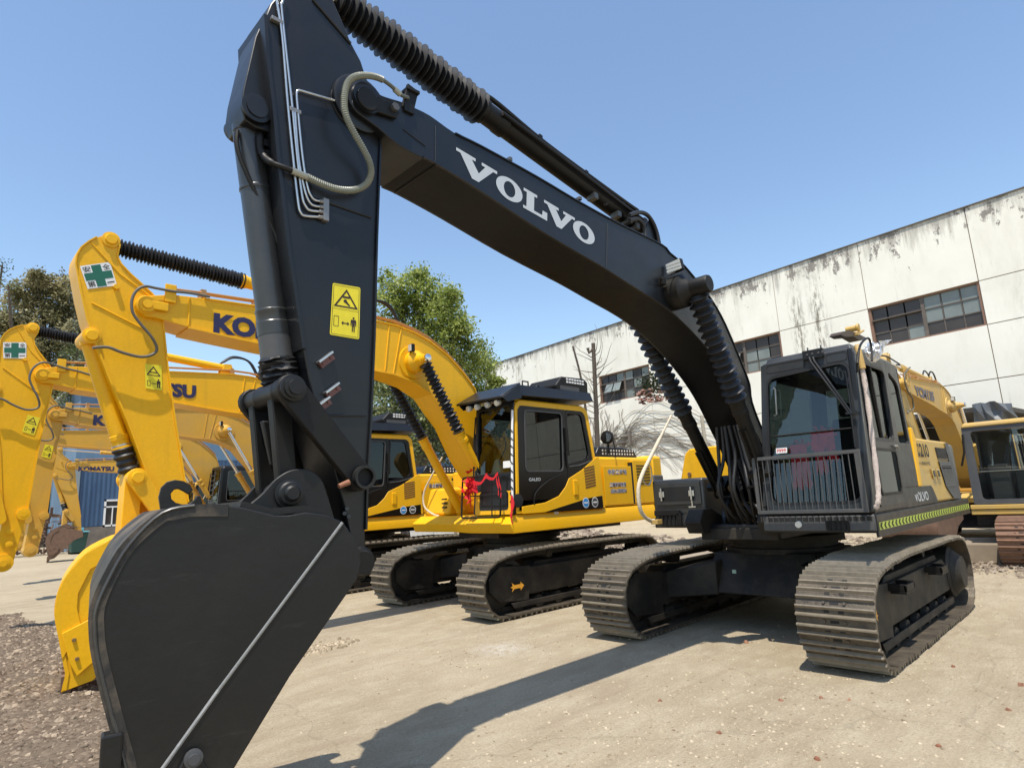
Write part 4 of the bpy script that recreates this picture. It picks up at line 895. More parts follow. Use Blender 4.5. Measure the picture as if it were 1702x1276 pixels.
# weld seams on the side and the belly
sw = G()
for a, b_ in (((1009, 372), (1008, 450)), ((724, 210), (724, 272)), ((670, 215), (707, 243))):
    sw.tube([at(*a, y=BY+.002), at(*b_, y=BY+.002)], .004, 5)
p1 = at(724, 272, y=BY); sw.tube([(p1.x, -BY, p1.z-.017), (p1.x, BY, p1.z-.017)], .004, 5)
sw.build('weld_seam', BLK, bo)
# VOLVO lettering on the boom
o0 = at(800, 306, y=BY); o1 = at(908, 367, y=BY); Ub = (o1-o0).normalized(); Vb = Vector((-Ub.z, 0, Ub.x)); Vb = Vb if Vb.z > 0 else -Vb
def bc(u, v): q = at(u, v, y=BY)-o0; return q.dot(Ub), q.dot(Vb)
Hh = bc(758, 244)[1]*.97; Yo = Vector((0, .003, 0))
def ell(cx, cy, rx_, ry_, n=32): return [(cx+rx_*math.cos(2*math.pi*k/n), cy+ry_*math.sin(2*math.pi*k/n)) for k in range(n)]
def letter(polys, x0, x1, y0=0, y1=None): 
    y1 = y1 or Hh; return [[o0+Yo+Ub*(x0+(x1-x0)*a)+Vb*(y0+(y1-y0)*b_) for a, b_ in P_] for P_ in polys]
Vl = [[(0, 1), (.46, 1), (.46, .86), (.37, .86), (.55, .40), (.70, .86), (.61, .86), (.61, 1), (1, 1), (1, .86), (.90, .86), (.56, 0), (.40, 0), (.10, .86), (0, .86)]]
Ll = [[(0, 1), (.56, 1), (.56, .86), (.44, .86), (.44, .15), (.78, .15), (.80, .40), (1, .40), (1, 0), (0, 0), (0, .14), (.13, .14), (.13, .86), (0, .86)]]
def Oring(x0, x1):
    g = G(); O = letter([ell(.5, .5, .5, .53)], x0, x1)[0]; I = letter([ell(.5, .5, .215, .37)], x0, x1)[0]; n = len(O)
    g.add(O+I, [(i, (i+1) % n, n+(i+1) % n, n+i) for i in range(n)]); return g
X = lambda u, v: bc(u, v)[0]
lt = letter(Vl, X(758, 244), X(826, 284)); G_ = G()
for P_ in lt: G_.add(P_, [tuple(range(len(P_)))])
for P_ in letter(Ll, X(869, 345)-.0, X(909, 366)): G_.add(P_, [tuple(range(len(P_)))])
for P_ in letter(Vl, X(904, 327)-.0, X(955, 360)): G_.add(P_, [tuple(range(len(P_)))])
for a, b_ in ((X(824, 305), X(868, 329)), (X(952, 374), X(988, 394))):
    q = Oring(a, b_); G_.add(q.v, q.f)
me = bpy.data.meshes.new('boom_lettering'); me.from_pydata([tuple(v) for v in G_.v], [], G_.f); me.materials.append(SILV)
ob = bpy.data.objects.new('boom_lettering', me); scene.collection.objects.link(ob); ob.parent = bo
# pivot pin cap, retaining plate, bolts, bracket
pv = at(607, 166, y=BY)
G().lathe(pv+Vector((0, -.6, 0)), pv+Vector((0, .03, 0)), [(0, .12), (.94, .12), (.95, .10), (1, .10)], 28).build('pivot_pin', BLK, bo)
g = G(); a = at(606, 170, y=BY); b_ = at(655, 190, y=BY); g.tube([a+Vector((0, .03, 0)), a+Vector((0, .045, 0))], .075, 24)
d = (b_-a); q = Vector((-d.z, 0, d.x)).normalized()
g.ext([a+q*.06+Vector((0, .01, 0)), b_+q*.045+Vector((0, .01, 0)), b_+d*.12+Vector((0, .01, 0)), b_-q*.045+Vector((0, .01, 0)), a-q*.06+Vector((0, .01, 0))], (0, .022, 0)); g.build('pin_plate', BLKM, bo, 30, .006)
b1 = at(650, 184, y=BY); G().cyl(b1+Vector((0, .03, 0)), b1+Vector((0, .06, 0)), .028, n=6).build('bolt', GREY2, bo)
g = G(); c0, c1 = at(678, 178, y=BY), at(684, 153, y=BY); g.obox((c0+c1)/2+Vector((0, .0, 0)), (c1-c0).normalized(), (0, 1, 0), (c1-c0).normalized().cross(Vector((0, 1, 0))), .10, .012, .045).obox((c1)+Vector((0, -.02, 0)), (0, 1, 0), (1, 0, 0), (0, 0, 1), .05, .05, .012).obox(c0+Vector((0, .008, -.02)), (1, 0, 0), (0, 1, 0), (0, 0, 1), .04, .012, .03); g.build('hose_bracket', BLKM, bo, 0, .004)
# apex pin tube with cylinder eye cap and LED work lamp
ap = Vector((2.54, 0, 3.62))
G().lathe(ap+Vector((0, -.30, 0)), ap+Vector((0, .66, 0)), [(0, .1), (.04, .17), (.72, .17), (.75, .13), (.80, .1), (.81, .088), (.98, .088), (1, .08)], 30).build('apex_pin', BLKM, bo)
lc = at(1122, 444, y=.36); 
lm_ = G().obox(lc, (1, 0, -.05), (0, 1, .12), (.05, -.12, 1), .028, .085, .058).build('work_lamp', BLKM, bo, 0, .006)
lf = G(); 
for i in range(5):
    for j in range(3): c = lc+Vector((.030, -.064+.032*i, -.036+.034*j)); lf.cyl(c, c+Vector((.006, 0, 0)), .0145, n=10)
lf.obox(lc+Vector((.029, 0, 0)), (1, 0, -.05), (0, 1, .12), (.05, -.12, 1), .002, .079, .053)
lf.build('lamp_lens', LAMPG, lm_)
G().tube([at(1097, 475, y=.27), at(1099, 463, y=.33), at(1118, 455, y=.36), at(1134, 448, y=.36)], .008, 6).obox(at(1100, 468, y=.27), (1, 0, 0), (0, 1, 0), (0, 0, 1), .03, .03, .035).build('lamp_bracket', BLKM, lm_)
# boom lift cylinders
def vcyl(a, b, c, y):  # a rod top px, b bellows bottom px, c barrel foot (world)
    pass
for sy in (1, -1):
    top = Vector((2.54, .50, 3.62)) if sy > 0 else at(1050, 512, y=-.40); foot = Vector((1.03, .42, 1.30)) if sy > 0 else at(1226, 866, y=-.40)
    o = cylinder_unit(V, 'boom_cylinder', foot, top, .075, BLKM, .55, (15, .115, .07), y_eye=.07)
    d = (top-foot).normalized(); sd = Vector((0, 1, 0)).cross(d)
    g = G()
    for k in (-1, 1):
        P_ = [foot+d*1.18+Vector((0, k*.03, 0))+sd*(.10), foot+d*.65+sd*.105+Vector((0, k*.03, 0)), foot+d*.52+sd*.13+Vector((0, k*.04, 0)), foot+d*.45+sd*.08+Vector((0, k*.09-sy*.1, 0)), foot+d*.2+Vector((-.1, -sy*.2+k*.05, 0))]
        g.tube(smooth_path([Vector(p) for p in P_], 4), .016, 8)
    g.obox(foot+d*.62, (0, 1, 0), d, sd, .12, .03, .11); g.build('cylinder_pipes', BLKM, o, 40)
# foot bulk: hoses between the cylinder feet
g = G(); rng = random.Random(9)
for i in range(6):
    y = -.12+i*.085; P_ = [(1.25+.05*rng.random(), y*.6, 2.35), (1.22+.1*rng.random(), y*.8, 2.0), (1.30+.1*rng.random(), y+.05*rng.uniform(-1, 1), 1.62), (1.15, y*.9, 1.3), (.8, y*.7, 1.16)]
    g.tube(smooth_path([Vector(p) for p in P_], 5), .021, 8)
g.build('hydraulic_hoses', RUB, V, 60)
g = G()
for (u0, v0, u1, v1) in ((1217, 765, 1232, 815), (1228, 762, 1245, 812)):
    a, b_ = at(u0, v0, y=.05), at(u1, v1, y=.05); k = 18; g.bellows(a, b_, .022, .030, k, 10)
    g.tube(smooth_path([b_, b_+(b_-a)*.4, b_+(b_-a)*.6+Vector((.1, .15, -.1)), b_+Vector((.15, .4, -.35))], 4), .022, 8)
g.build('spiral_hoses', RUB, V, 15)
g = G(); 
for sy in (-1, 1): g.prism([(.75, 1.15), (1.35, 1.15), (1.42, 1.28), (1.3, 1.42), (1.1, 1.42), (.8, 1.3)], sy*.43-.1, sy*.43+.1)
g.box(.6, 1.2, -.45, .45, 1.07, 1.2); g.build('cylinder_foot', UND, V, 30, .01)
# arm cylinder above the boom
ac0 = at(1062, 378, y=0); ac1 = at(538, -12, y=0)
ms_ = (at(790, 197, y=0)-ac0).length/(ac1-ac0).length
aco = cylinder_unit(V, 'arm_cylinder', ac0, ac1, .085, BLKM, ms_, (28, .135, .085), y_eye=.09)
d = (ac1-ac0).normalized(); sd = Vector((0, 1, 0)).cross(d)*-1
if sd.z < 0: sd = -sd
L_ = (ac1-ac0).length
g = G()
g.tube(smooth_path([ac0+d*.1+sd*.13+Vector((0, .05, 0)), ac0+d*.4+sd*.115+Vector((0, .05, 0)), ac0+d*1.5+sd*.11+Vector((0, .03, 0)), ac0+d*(L_*ms_-.12)+sd*.14+Vector((0, .03, 0)), ac0+d*(L_*ms_-.04)+sd*.09], 5), .022, 8)
g.tube(smooth_path([ac0+d*.1-sd*.0+Vector((0, .11, 0)), ac0+d*1.2+Vector((0, .11, 0)), ac0+d*(L_*ms_-.2)+Vector((0, .105, 0))], 5), .020, 8)
for k in (.35, .95, 1.6): g.obox(ac0+d*k+sd*.09, d, (0, 1, 0), sd, .02, .06, .045)
g.build('cylinder_pipes', BLKM, aco, 40)
c = ac0
for sy in (-1, 1): G().prism([(c.x-.2, c.z-.28), (c.x+.16, c.z-.27), (c.x+.07, c.z-.02), (c.x, c.z+.04), (c.x-.08, c.z-.02)], sy*.13-.02, sy*.13+.02).build('cylinder_bracket', BLK, bo, 30, .005)
g = G()
g.tube(smooth_path(atl([(1005, 340), (1015, 337), (1027, 347), (1045, 368)], y=.05), 5), .018, 8)
g.tube(smooth_path(atl([(1046, 358), (1062, 353), (1075, 357), (1085, 370), (1092, 388), (1096, 408)], y=.17), 5), .022, 8)
g.tube(smooth_path(atl([(1046, 366), (1058, 364), (1067, 371), (1072, 382), (1073, 398)], y=.17), 5), .022, 8)
g.build('boom_top_hoses', RUB, bo, 60)
CLM = plain('worn_clamp', (.12, .12, .115), .4, .5)
for u, v, yy, sz in ((985, 322, .04, .03), (1024, 352, .04, .03), (1042, 362, .04, .03), (1055, 372, .04, .03), (846, 260, .2, .016), (962, 325, .2, .016)):
    G().obox(at(u, v+6, y=yy), (1, 0, 0), (0, 1, 0), (0, 0, 1), sz, sz*1.6, sz).build('pipe_clamp', CLM, bo, 0, .004)
# boom top pipes
g = G(); 
for k, yy in enumerate((.10, .16)): g.tube([Vector((x, yy, z+.04)) for x, z in up[21:34]], .016, 8)
g.build('boom_pipes', BLKM, bo, 60)

# ================= stick
SY = .175
front = [(462, -8), (450, 6), (441, 28), (445, 100), (455, 180), (461, 250), (470, 330), (478, 400), (490, 480), (505, 580), (516, 640), (531, 700), (552, 770), (572, 840), (584, 900), (588, 930)]
rear = [(553, 0), (566, 28), (583, 70), (600, 102), (608, 127), (618, 150), (629, 200), (631, 245), (628, 320), (625, 400), (621, 560), (615, 700), (609, 800), (607, 880), (608, 932)]
f3 = [(q.x, q.z) for q in atl(front, y=SY)]; r3 = [(q.x, q.z) for q in atl(rear, y=SY)]
tp = [(q.x, q.z) for q in atl([(478, -30), (500, -60), (530, -66), (548, -40)], y=SY)]
bt = [(q.x, q.z) for q in atl([(594, 948), (603, 946)], y=SY)]
st = G().prism(f3[::-1]+tp+r3+bt[::-1], -SY, SY).build('stick', BLK, V, 20, .008)
g = G(); strip(g, f3[2:10], -SY-.02, SY+.02, .016, 1); strip(g, f3[2:10], -SY-.02, SY+.02, .004, -1); strip(g, r3[6:14], -SY-.016, SY+.016, .006, 1); strip(g, r3[6:14], -SY-.016, SY+.016, .006, -1); g.build('flange_plate', BLK, st, 20)
g = G()
sq = lambda u, v, d=.004: at(u, v, y=SY+d)
g.tube([sq(520, 0), sq(583, 73)], .010, 6).tube([sq(535, 690), sq(608, 690)], .008, 6).tube([sq(505, 323), sq(617, 362)], .006, 6)
g.tube(smooth_path([sq(553, 150), sq(551, 162), sq(556, 178), sq(566, 195), sq(578, 205)], 4), .006, 6)
g.build('weld_seam', BLK, st)
# stick boss round the boom pivot
g = G().lathe((pv.x, SY, pv.z), (pv.x, SY+.035, pv.z), [(0, .19), (.8, .19), (1, .17)], 32).build('pivot_boss', BLK, st)
# hydraulic pipes
lines = [[(458, -40), (460, 0), (469, 60), (478, 170), (489, 280), (496, 340), (500, 354), (507, 359), (533, 361)],
         [(474, -10), (469, 5), (468, 14), (476, 90), (486, 180), (494, 262), (502, 325), (508, 343), (516, 350), (534, 352)],
         [(490, 185), (496, 262), (505, 310), (511, 330), (518, 340), (526, 343), (535, 344)],
         [(558, 168), (530, 160), (503, 152), (496, 151), (493, 156), (495, 183), (503, 262), (511, 310), (517, 326), (524, 333), (536, 335)]]
g = G()
for L in lines: g.tube(smooth_path([sq(u, v, .018) for u, v in L], 5), .0075, 8)
pp_ = g.build('steel_pipes', STEEL, st, 60)
g = G()
for u, v in ((490, 185), (460, 35)): g.obox(sq(u, v, .012), (1, 0, 0), (0, 1, 0), (0, 0, 1), .035, .014, .012)
for u, v in ((497, 290),): g.obox(sq(u+3, v, .012), (1, 0, .2), (0, 1, 0), (-.2, 0, 1), .055, .014, .012)
for u, v in ((535, 335), (535, 344), (534, 352), (533, 361)): g.cyl(sq(u-4, v, .018), sq(u+3, v+.5, .018), .013, n=8)
g.obox(sq(540, 350, .01), (1, 0, 0), (0, 1, 0), (0, 0, 1), .018, .02, .07); g.build('pipe_clamp', plain('dull_steel_clamp', (.25, .24, .23), .4, .6), pp_, 0, .003)
# grey armoured hose looping from the boom to the bucket cylinder
hp = [at(678, 163, y=.26), at(665, 157, y=.30), at(650, 143, y=.31), at(632, 131, y=.31), at(612, 126, y=.31), at(590, 128, y=.31), at(577, 140, y=.31), at(572, 165, y=.31), at(575, 192, y=.31), at(588, 220, y=.30), at(604, 248, y=.28), at(615, 272, y=.26), at(616, 292, y=.25), at(607, 308, y=.24), at(588, 316, y=.23), at(562, 315, y=.23), at(535, 306, y=.22), at(510, 294, y=.21)]
P_ = smooth_path(hp, 16); 
o = G().tube(P_[:48], .013, 8).build('hose', HOSE, st, 60)
G().tube(P_[44:], [.018+.004*(k % 2) for k in range(len(P_)-44)], 10).build('hose_armour', plain('pale_grey_armour', (.19, .20, .16), .45, 0, .2, 60), o, 0)
g = G().tube(smooth_path([at(512, 295, y=.21), at(495, 288, y=.21), at(485, 284, y=.21)], 4), .02, 10).cyl(at(665, 157, y=.30), at(655, 148, y=.305), .019, n=8).build('hose_fitting', plain('hose_fitting_steel', (.33, .34, .30), .35, .6), o)
g = G().tube(smooth_path([at(488, 285, y=.21), at(470, 278, y=.20), at(452, 271, y=.17), at(440, 262, y=.12), at(433, 248, y=.1), at(432, 228, y=.1), at(430, 222, y=.05)], 5), [.016]*10+[.021]*21, 10).build('hard_pipe', BLKM, st, 60)
# bolted sensor brackets
for (u, v, s) in ((540, 594, 1.), (551, 645, .95), (537, 667, .8)):
    c = sq(u, v, .02); a = (at(u+12, v-9, y=SY)-at(u-12, v+9, y=SY)).normalized(); 
    o = G().obox(c, a, (0, 1, 0), a.cross(Vector((0, 1, 0))), .055*s, .02, .006).build('hose_saddle', STEEL, st, 0, .002)
    nb = a.cross(Vector((0, 1, 0))); nb = -nb if nb.z > 0 else nb
    g = G()
    for k in (-.6, .6): g.cyl(c+a*.05*s*k+nb*.022-Vector((0, .015, 0)), c+a*.05*s*k+nb*.022+Vector((0, .006, 0)), .010, n=6)
    g.obox(c+nb*.02-Vector((0, .01, 0)), a, (0, 1, 0), nb, .05*s, .01, .02); g.build('saddle_bolt', plain('reddish_bolt', (.16, .07, .06), .5, .3), o)
# bottom linkage boss on the stick
ab = at(587, 795, y=SY)
G().lathe((ab.x, SY-.02, ab.z), (ab.x, SY+.10, ab.z), [(0, .075), (.85, .075), (.87, .07), (.9, .055), (.6, .052)], 28).build('link_boss', BLK, st)
g = G(); cc = [Vector((ab.x+r_*math.cos(k*.2618), .275, ab.z+r_*math.sin(k*.2618))) for r_ in (.064, .05) for k in range(24)]; g.ring(cc[:24], cc[24:], (0, .035, 0)); g.build('pin_collar', BUCK0, st, 30); G().lathe((ab.x, .27, ab.z), (ab.x, .277, ab.z), [(0, .049), (1, .049)], 24).build('pin_bore', DARK, st)
G().lathe((ab.x, SY+.0, ab.z), (ab.x, SY+.09, ab.z), [(0, .05), (1, .05)], 24).build('link_boss_bore', DARK, st)
G().cyl(at(563, 808, y=.30), at(580, 801, y=.30), .013, .016, 10).build('grease_pin', plain('rusty_pin', (.25, .10, .05), .6), st)
g = G()
for u, v in ((577, 845), (580, 858), (573, 853)): g.cyl(sq(u, v, 0), sq(u, v, .02), .012, n=6)
g.build('bolt', GREY2, st)
# warning label
c4 = [sq(553, 470, .003), sq(599, 478, .003), sq(597, 564, .003), sq(548, 556, .003)]
def lab(a, b_, d=.0): # a right, b down 0..1
    return (c4[0]*(1-a)+c4[1]*a)*(1-b_)+(c4[3]*(1-a)+c4[2]*a)*b_+Vector((0, d, 0))
wl = join_bits('warning_label', [rquad([lab(0, 0), lab(1, 0), lab(1, 1), lab(0, 1)], .012, 3)], WYEL, st)
def lring(o_, i_, d, mat, nm='label_print'):
    n = len(o_); g = G(); g.add([lab(a, b_, d) for a, b_ in o_]+[lab(a, b_, d) for a, b_ in i_], [(k, (k+1) % n, n+(k+1) % n, n+k) for k in range(n)])
    me = bpy.data.meshes.new(nm); me.from_pydata([tuple(v) for v in g.v], [], g.f); me.materials.append(mat); q = bpy.data.objects.new(nm, me); scene.collection.objects.link(q); q.parent = wl
PRN = plain('label_ink', (.03, .012, .008), .5)
lring([(.04, .025), (.96, .025), (.96, .975), (.04, .975)], [(.052, .033), (.948, .033), (.948, .967), (.052, .967)], .001, PRN)
lring([(.5, .08), (.93, .44), (.07, .44)], [(.5, .135), (.83, .413), (.17, .413)], .001, PRN)
lring([(.1, .62), (.27, .62), (.27, .82), (.1, .82)], [(.115, .63), (.255, .63), (.255, .81), (.115, .81)], .001, PRN)
join_bits('label_print', [[lab(a, b_, .001) for a, b_ in P_] for P_ in ([(.04, .478), (.96, .478), (.96, .484), (.04, .484)], [(.38, .22), (.62, .22), (.62, .26), (.38, .26)], [(.42, .29), (.5, .28), (.55, .33), (.66, .395), (.6, .40), (.47, .35), (.40, .33)], [(.36, .74), (.43, .70), (.43, .73), (.57, .73), (.57, .70), (.64, .74), (.57, .78), (.57, .75), (.43, .75), (.43, .78)],
    [(.78+.035*math.cos(k*.7), .62+.022*math.sin(k*.7)) for k in range(9)], [(.70, .65), (.86, .65), (.88, .68), (.88, .77), (.85, .77), (.84, .70), (.83, .70), (.83, .88), (.795, .88), (.79, .78), (.77, .78), (.765, .88), (.73, .88), (.73, .70), (.72, .70), (.71, .77), (.68, .77), (.68, .68)])], PRN, wl)
# bucket cylinder brackets and cylinder on the front of the stick
bk = [(441, 24), (424, 62), (404, 148), (400, 180), (406, 200), (424, 212), (452, 222), (458, 200), (455, 100)]
g = G(); bp_ = [(q.x, q.z) for q in atl(bk, y=.12)]
g.prism(bp_, -.12, .125)
g.build('cylinder_bracket', BLK, st, 25, .006)
cp_ = at(425, 182, y=.135)
G().lathe((cp_.x, -.16, cp_.z), (cp_.x, .165, cp_.z), [(0, .07), (.92, .07), (.93, .085), (.97, .085), (.975, .06), (1, .06)], 28).build('cylinder_pin', BLK, st)
top = at(412, 190, y=0); low = at(470, 648, y=0); 
bc_ = Vector((cp_.x, 0, cp_.z)); be = at(468, 650, y=0)
d = (be-bc_).normalized(); Lb = (be-bc_).length
g = G().lathe(bc_, bc_+d*(Lb*.80), [(0, .05), (.03, .083), (.06, .083), (.065, .079), (.07, .083), (.32, .083), (.325, .087), (.335, .087), (.34, .082), (.885, .082), (.89, .088), (.90, .088), (.905, .086), (.94, .086), (.945, .09), (1, .09)], 28)
bcy = g.build('bucket_cylinder', GREY, V, 30)
G().lathe(bc_+d*(Lb*.795), bc_+d*(Lb*.90), [(0, .088), (1, .09)], 28).build('gland', GREY2, bcy)
g = G(); rng = random.Random(6); rows, cols = 16, 26; A = bc_+d*(Lb*.885); T = d; N_ = T.orthogonal().normalized(); B_ = T.cross(N_); vs = []
for i in range(rows):
    for j in range(cols):
        a = 2*math.pi*j/cols; t = i/(rows-1); rr = .095+.012*math.sin(t*3.1)*1+.010*math.sin(i*2.4)+.008*rng.uniform(-1, 1)-(.05*t**6); vs.append(A+T*(Lb*.115*t+.006*rng.uniform(-1, 1))+(N_*math.cos(a)+B_*math.sin(a))*rr)
g.add(vs, [(i*cols+j, i*cols+(j+1) % cols, (i+1)*cols+(j+1) % cols, (i+1)*cols+j) for i in range(rows-1) for j in range(cols)]+[tuple((rows-1)*cols+k for k in range(cols))])
g.build('crumpled_boot', RUB, bcy, 30)
g = G().tube(smooth_path([bc_+d*.12+Vector((.085, .05, 0)), bc_+d*.3+Vector((.09, .06, 0)), bc_+d*Lb*.5+Vector((-.07, .07, 0)), bc_+d*Lb*.84+Vector((-.07, .07, 0))], 5), .014, 8)
for t in (.1, .14): g.obox(bc_+d*(Lb*t)+Vector((-.05, .05, 0)), d, (0, 1, 0), d.cross(Vector((0, 1, 0))), .02, .05, .05)
g.build('cylinder_pipe', BLKM, bcy)
pl = G()
for t, dd in ((.34, .0), (.16, .02), (.52, .01), (.62, .0)): pl.obox(bc_+d*(Lb*t)+Vector((-.115, .02, 0)), d, (0, 1, 0), d.cross(Vector((0, 1, 0))), .03, .03, .02)
pl.build('cylinder_clips', BLKM, bcy, 0, .004)
# linkage
tp_ = Vector((6.56, 0, 2.27)); 
G().lathe(tp_-Vector((0, .30, 0)), tp_+Vector((0, .32, 0)), [(0, .035), (.03, .035), (.035, .052), (.12, .062), (.35, .062), (.36, .068), (.4, .062), (.72, .062), (.73, .068), (.76, .062), (.90, .062), (.905, .07), (.95, .07), (.955, .056), (.98, .056), (.985, .04), (1, .038)], 30).build('link_pin', BUCK, V)
ar = Vector((ab.x, 0, ab.z))
def link(g, a, b_, w0, w1, y, th):
    d = (b_-a).normalized(); q = Vector((-d.z, 0, d.x)); P_ = []
    for k in range(9): t = math.pi*k/8; P_.append(a+q*w0*math.cos(t)*1-d*w0*math.sin(t))
    for k in range(9): t = math.pi*k/8; P_.append(b_-q*w1*math.cos(t)+d*w1*math.sin(t))
    g.prism([(p.x, p.z) for p in P_], y-th, y+th)
for sy in (-1, 1):
    g = G(); link(g, tp_, ar, .078, .074, sy*.245, .025); g.build('guide_link', BLKM, V, 30, .008)
bl_ = Vector((6.50, 0, 1.73)); g = G()
for y in (-.155, .10): link(g, tp_, bl_, .052, .05, y, .035)
g.prism([(tp_.x-.06, tp_.z-.14), (tp_.x+.05, tp_.z-.14), (bl_.x+.05, bl_.z+.16), (bl_.x-.06, bl_.z+.16)], -.02, .02)
g.build('bucket_link', BLKM, V, 30, .008)
# ================= bucket
BTH = .185; BC = Vector((6.36, 0, 0)); _cb, _sb = math.cos(BTH), math.sin(BTH)
def loc_b(p): d = Vector(p)-BC; return Vector((_cb*d.x-_sb*d.y, _sb*d.x+_cb*d.y, d.z))
_cl = loc_b(CAM)
def atl(pts, x=None, y=None, z=None, d=None):
    out = []
    for u, v in pts:
        D = ray(u, v); L = Vector((_cb*D.x-_sb*D.y, _sb*D.x+_cb*D.y, D.z)); out.append(_cl+L*((y-_cl.y)/L.y))
    return out
_at = at
def at(u, v, **k): return atl([(u, v)], **k)[0]
BP = .62
side = [(270, 852), (215, 905), (181, 962), (160, 1012), (158, 1050), (163, 1095), (185, 1185), (209, 1276), (232, 1360), (268, 1470), (320, 1482), (352, 1380), (381, 1276), (482, 1124), (594, 962), (601, 934), (597, 912), (588, 893), (570, 867), (541, 855), (509, 851), (480, 856), (456, 856), (404, 843), (355, 837), (323, 840)]
s3 = [(q.x, q.z) for q in atl(side, y=BP)]
mz = min(z for _, z in s3)
s3 = [(x, .06+(z-mz)*(s3[7][1]-.06)/(s3[7][1]-mz) if z < s3[7][1] else z) for x, z in s3]
bu = G().prism(s3, BP-.035, BP).build('bucket', BUCK, V, 15, .006); bu.location = BC; bu.rotation_euler.z = -BTH
G().prism(s3, -BP, -BP+.035).build('far_side_plate', BUCK, bu, 15)
bk3 = [(q.x, q.z) for q in atl([(380, 838), (323, 838), (290, 843), (262, 851), (205, 900), (170, 957), (149, 1008), (147, 1050), (153, 1098), (176, 1190), (200, 1276)], y=BP)]
shp = smooth2(bk3, 4)+[(s3[8][0]+.02, s3[8][1]), (s3[9][0]+.0, s3[9][1])]
g = G(); strip(g, shp, -BP-.0, BP+.004, .05, -1); 
SHL = paint('muddy_shell_steel', (.020, .019, .018), (.20, .155, .105), .95, .6, 0, 3.2, .4)
sh_ = g.build('back_shell', SHL, bu, 40)
g = G().tube([Vector((x, BP+.002, z)) for x, z in smooth2(s3[-1:]+s3[:8], 4)], .009, 6); rim = g.build('edge_weld', paint('worn_black_rim', (.035, .035, .033), (.16, .14, .11), .5, .4), bu, 60)
g = G(); q = [(401, 843), (456, 856), (509, 851), (545, 857)]; strip(g, [(a.x, a.z) for a in atl(q, y=BP)], -BP, BP-.04, .03, -1); g.build('top_plate', BUCK, bu)
g = G(); a, b_ = at(569, 868, y=BP), at(363, 1146, y=BP); c = at(270, 1276, y=BP); e2 = c+(c-b_)*.6
g.tube([a, b_], .0075, 6); g.tube([b_, c, e2], .0085, 6); g.build('weld_seam', plain('bare_weld', (.28, .28, .27), .45, .4, .3, 60), bu, 60)
# side plate bolt with triangular lug, teeth
p = at(320, 1256, y=BP); 
lg = [at(u, v, y=BP) for u, v in [(268, 1320), (296, 1275), (308, 1250), (320, 1243), (332, 1250), (345, 1275), (365, 1330)]]
G().ext(lg, (0, .02, 0)).build('side_cutter', BUCK, bu, 30, .006)
G().lathe(p+Vector((0, .02, 0)), p+Vector((0, .05, 0)), [(0, .034), (.5, .034), (.6, .02), (1, .02)], 16).build('bolt', GREY2, bu)
g = G()
for y in (-.5, -.25, 0, .25, .5):
    x0, z0 = s3[9]; g.hexa([(x0-.05, y-.05, z0+.12), (x0+.08, y-.05, z0+.12), (x0+.08, y+.05, z0+.12), (x0-.05, y+.05, z0+.12), (x0-.03, y-.035, .01), (x0+.0, y-.035, .01), (x0+.0, y+.035, .01), (x0-.03, y+.035, .01)])
    tt = g.build('tooth', SHL, bu, 0, .005); g = G()
p = at(193, 1245, y=BP); G().box(p.x-.02, p.x+.05, BP-.05, BP+.02, p.z-.10, p.z+.06).build('shell_cutter', BUCK, bu, 0, .008)
# ears
ear = [(395, 848), (415, 836), (436, 818), (455, 797), (475, 784), (492, 780), (510, 781), (527, 792), (538, 812), (552, 860)]
for y in (.20, -.22):
    e3 = [(q.x, q.z) for q in atl(ear, y=.20)]; e3 = e3[:1]+e3[1:-1]+e3[-1:]
    G().prism(smooth2(e3, 3)+[(e3[-1][0], e3[-1][1]-.1), (e3[0][0], e3[0][1]-.1)], y, y+.035).build('ear_plate', BUCK, bu, 25, .005)
blL = loc_b(bl_); G().lathe(blL-Vector((0, .27, 0)), blL+Vector((0, .30, 0)), [(0, .05), (.1, .05), (.11, .06), (.3, .06), (.34, .07), (.38, .06), (.6, .06), (.84, .06), (.845, .074), (.88, .074), (.885, .06), (.91, .062), (.925, .05), (.95, .055), (.955, .04), (.98, .04), (1, .03)], 28).build('bucket_pin', BUCK, bu)
pb = at(596, 934, y=.2); G().lathe((pb.x, -.26, pb.z), (pb.x, .28, pb.z), [(0, .075), (.8, .075), (.82, .085), (.88, .085), (.9, .07), (1, .06)], 28).build('pivot_pin', BLKM, bu)
# lifting hook welded on the bucket back
hk = [(275, 860), (267, 845), (264, 826), (268, 810), (278, 800), (291, 797), (305, 799), (316, 805), (321, 814), (314, 821), (306, 816), (298, 812), (290, 813), (284, 820), (285, 829), (292, 835), (303, 838), (314, 837), (323, 831), (328, 823), (333, 824), (337, 836), (338, 854)]
G().ext([at(u, v, y=.03) for u, v in hk], (0, -.05, 0)).build('lifting_hook', BUCK, bu, 25, .003)
at = _at
def atl(pts, **k): return [at(u, v, **k) for u, v in pts]
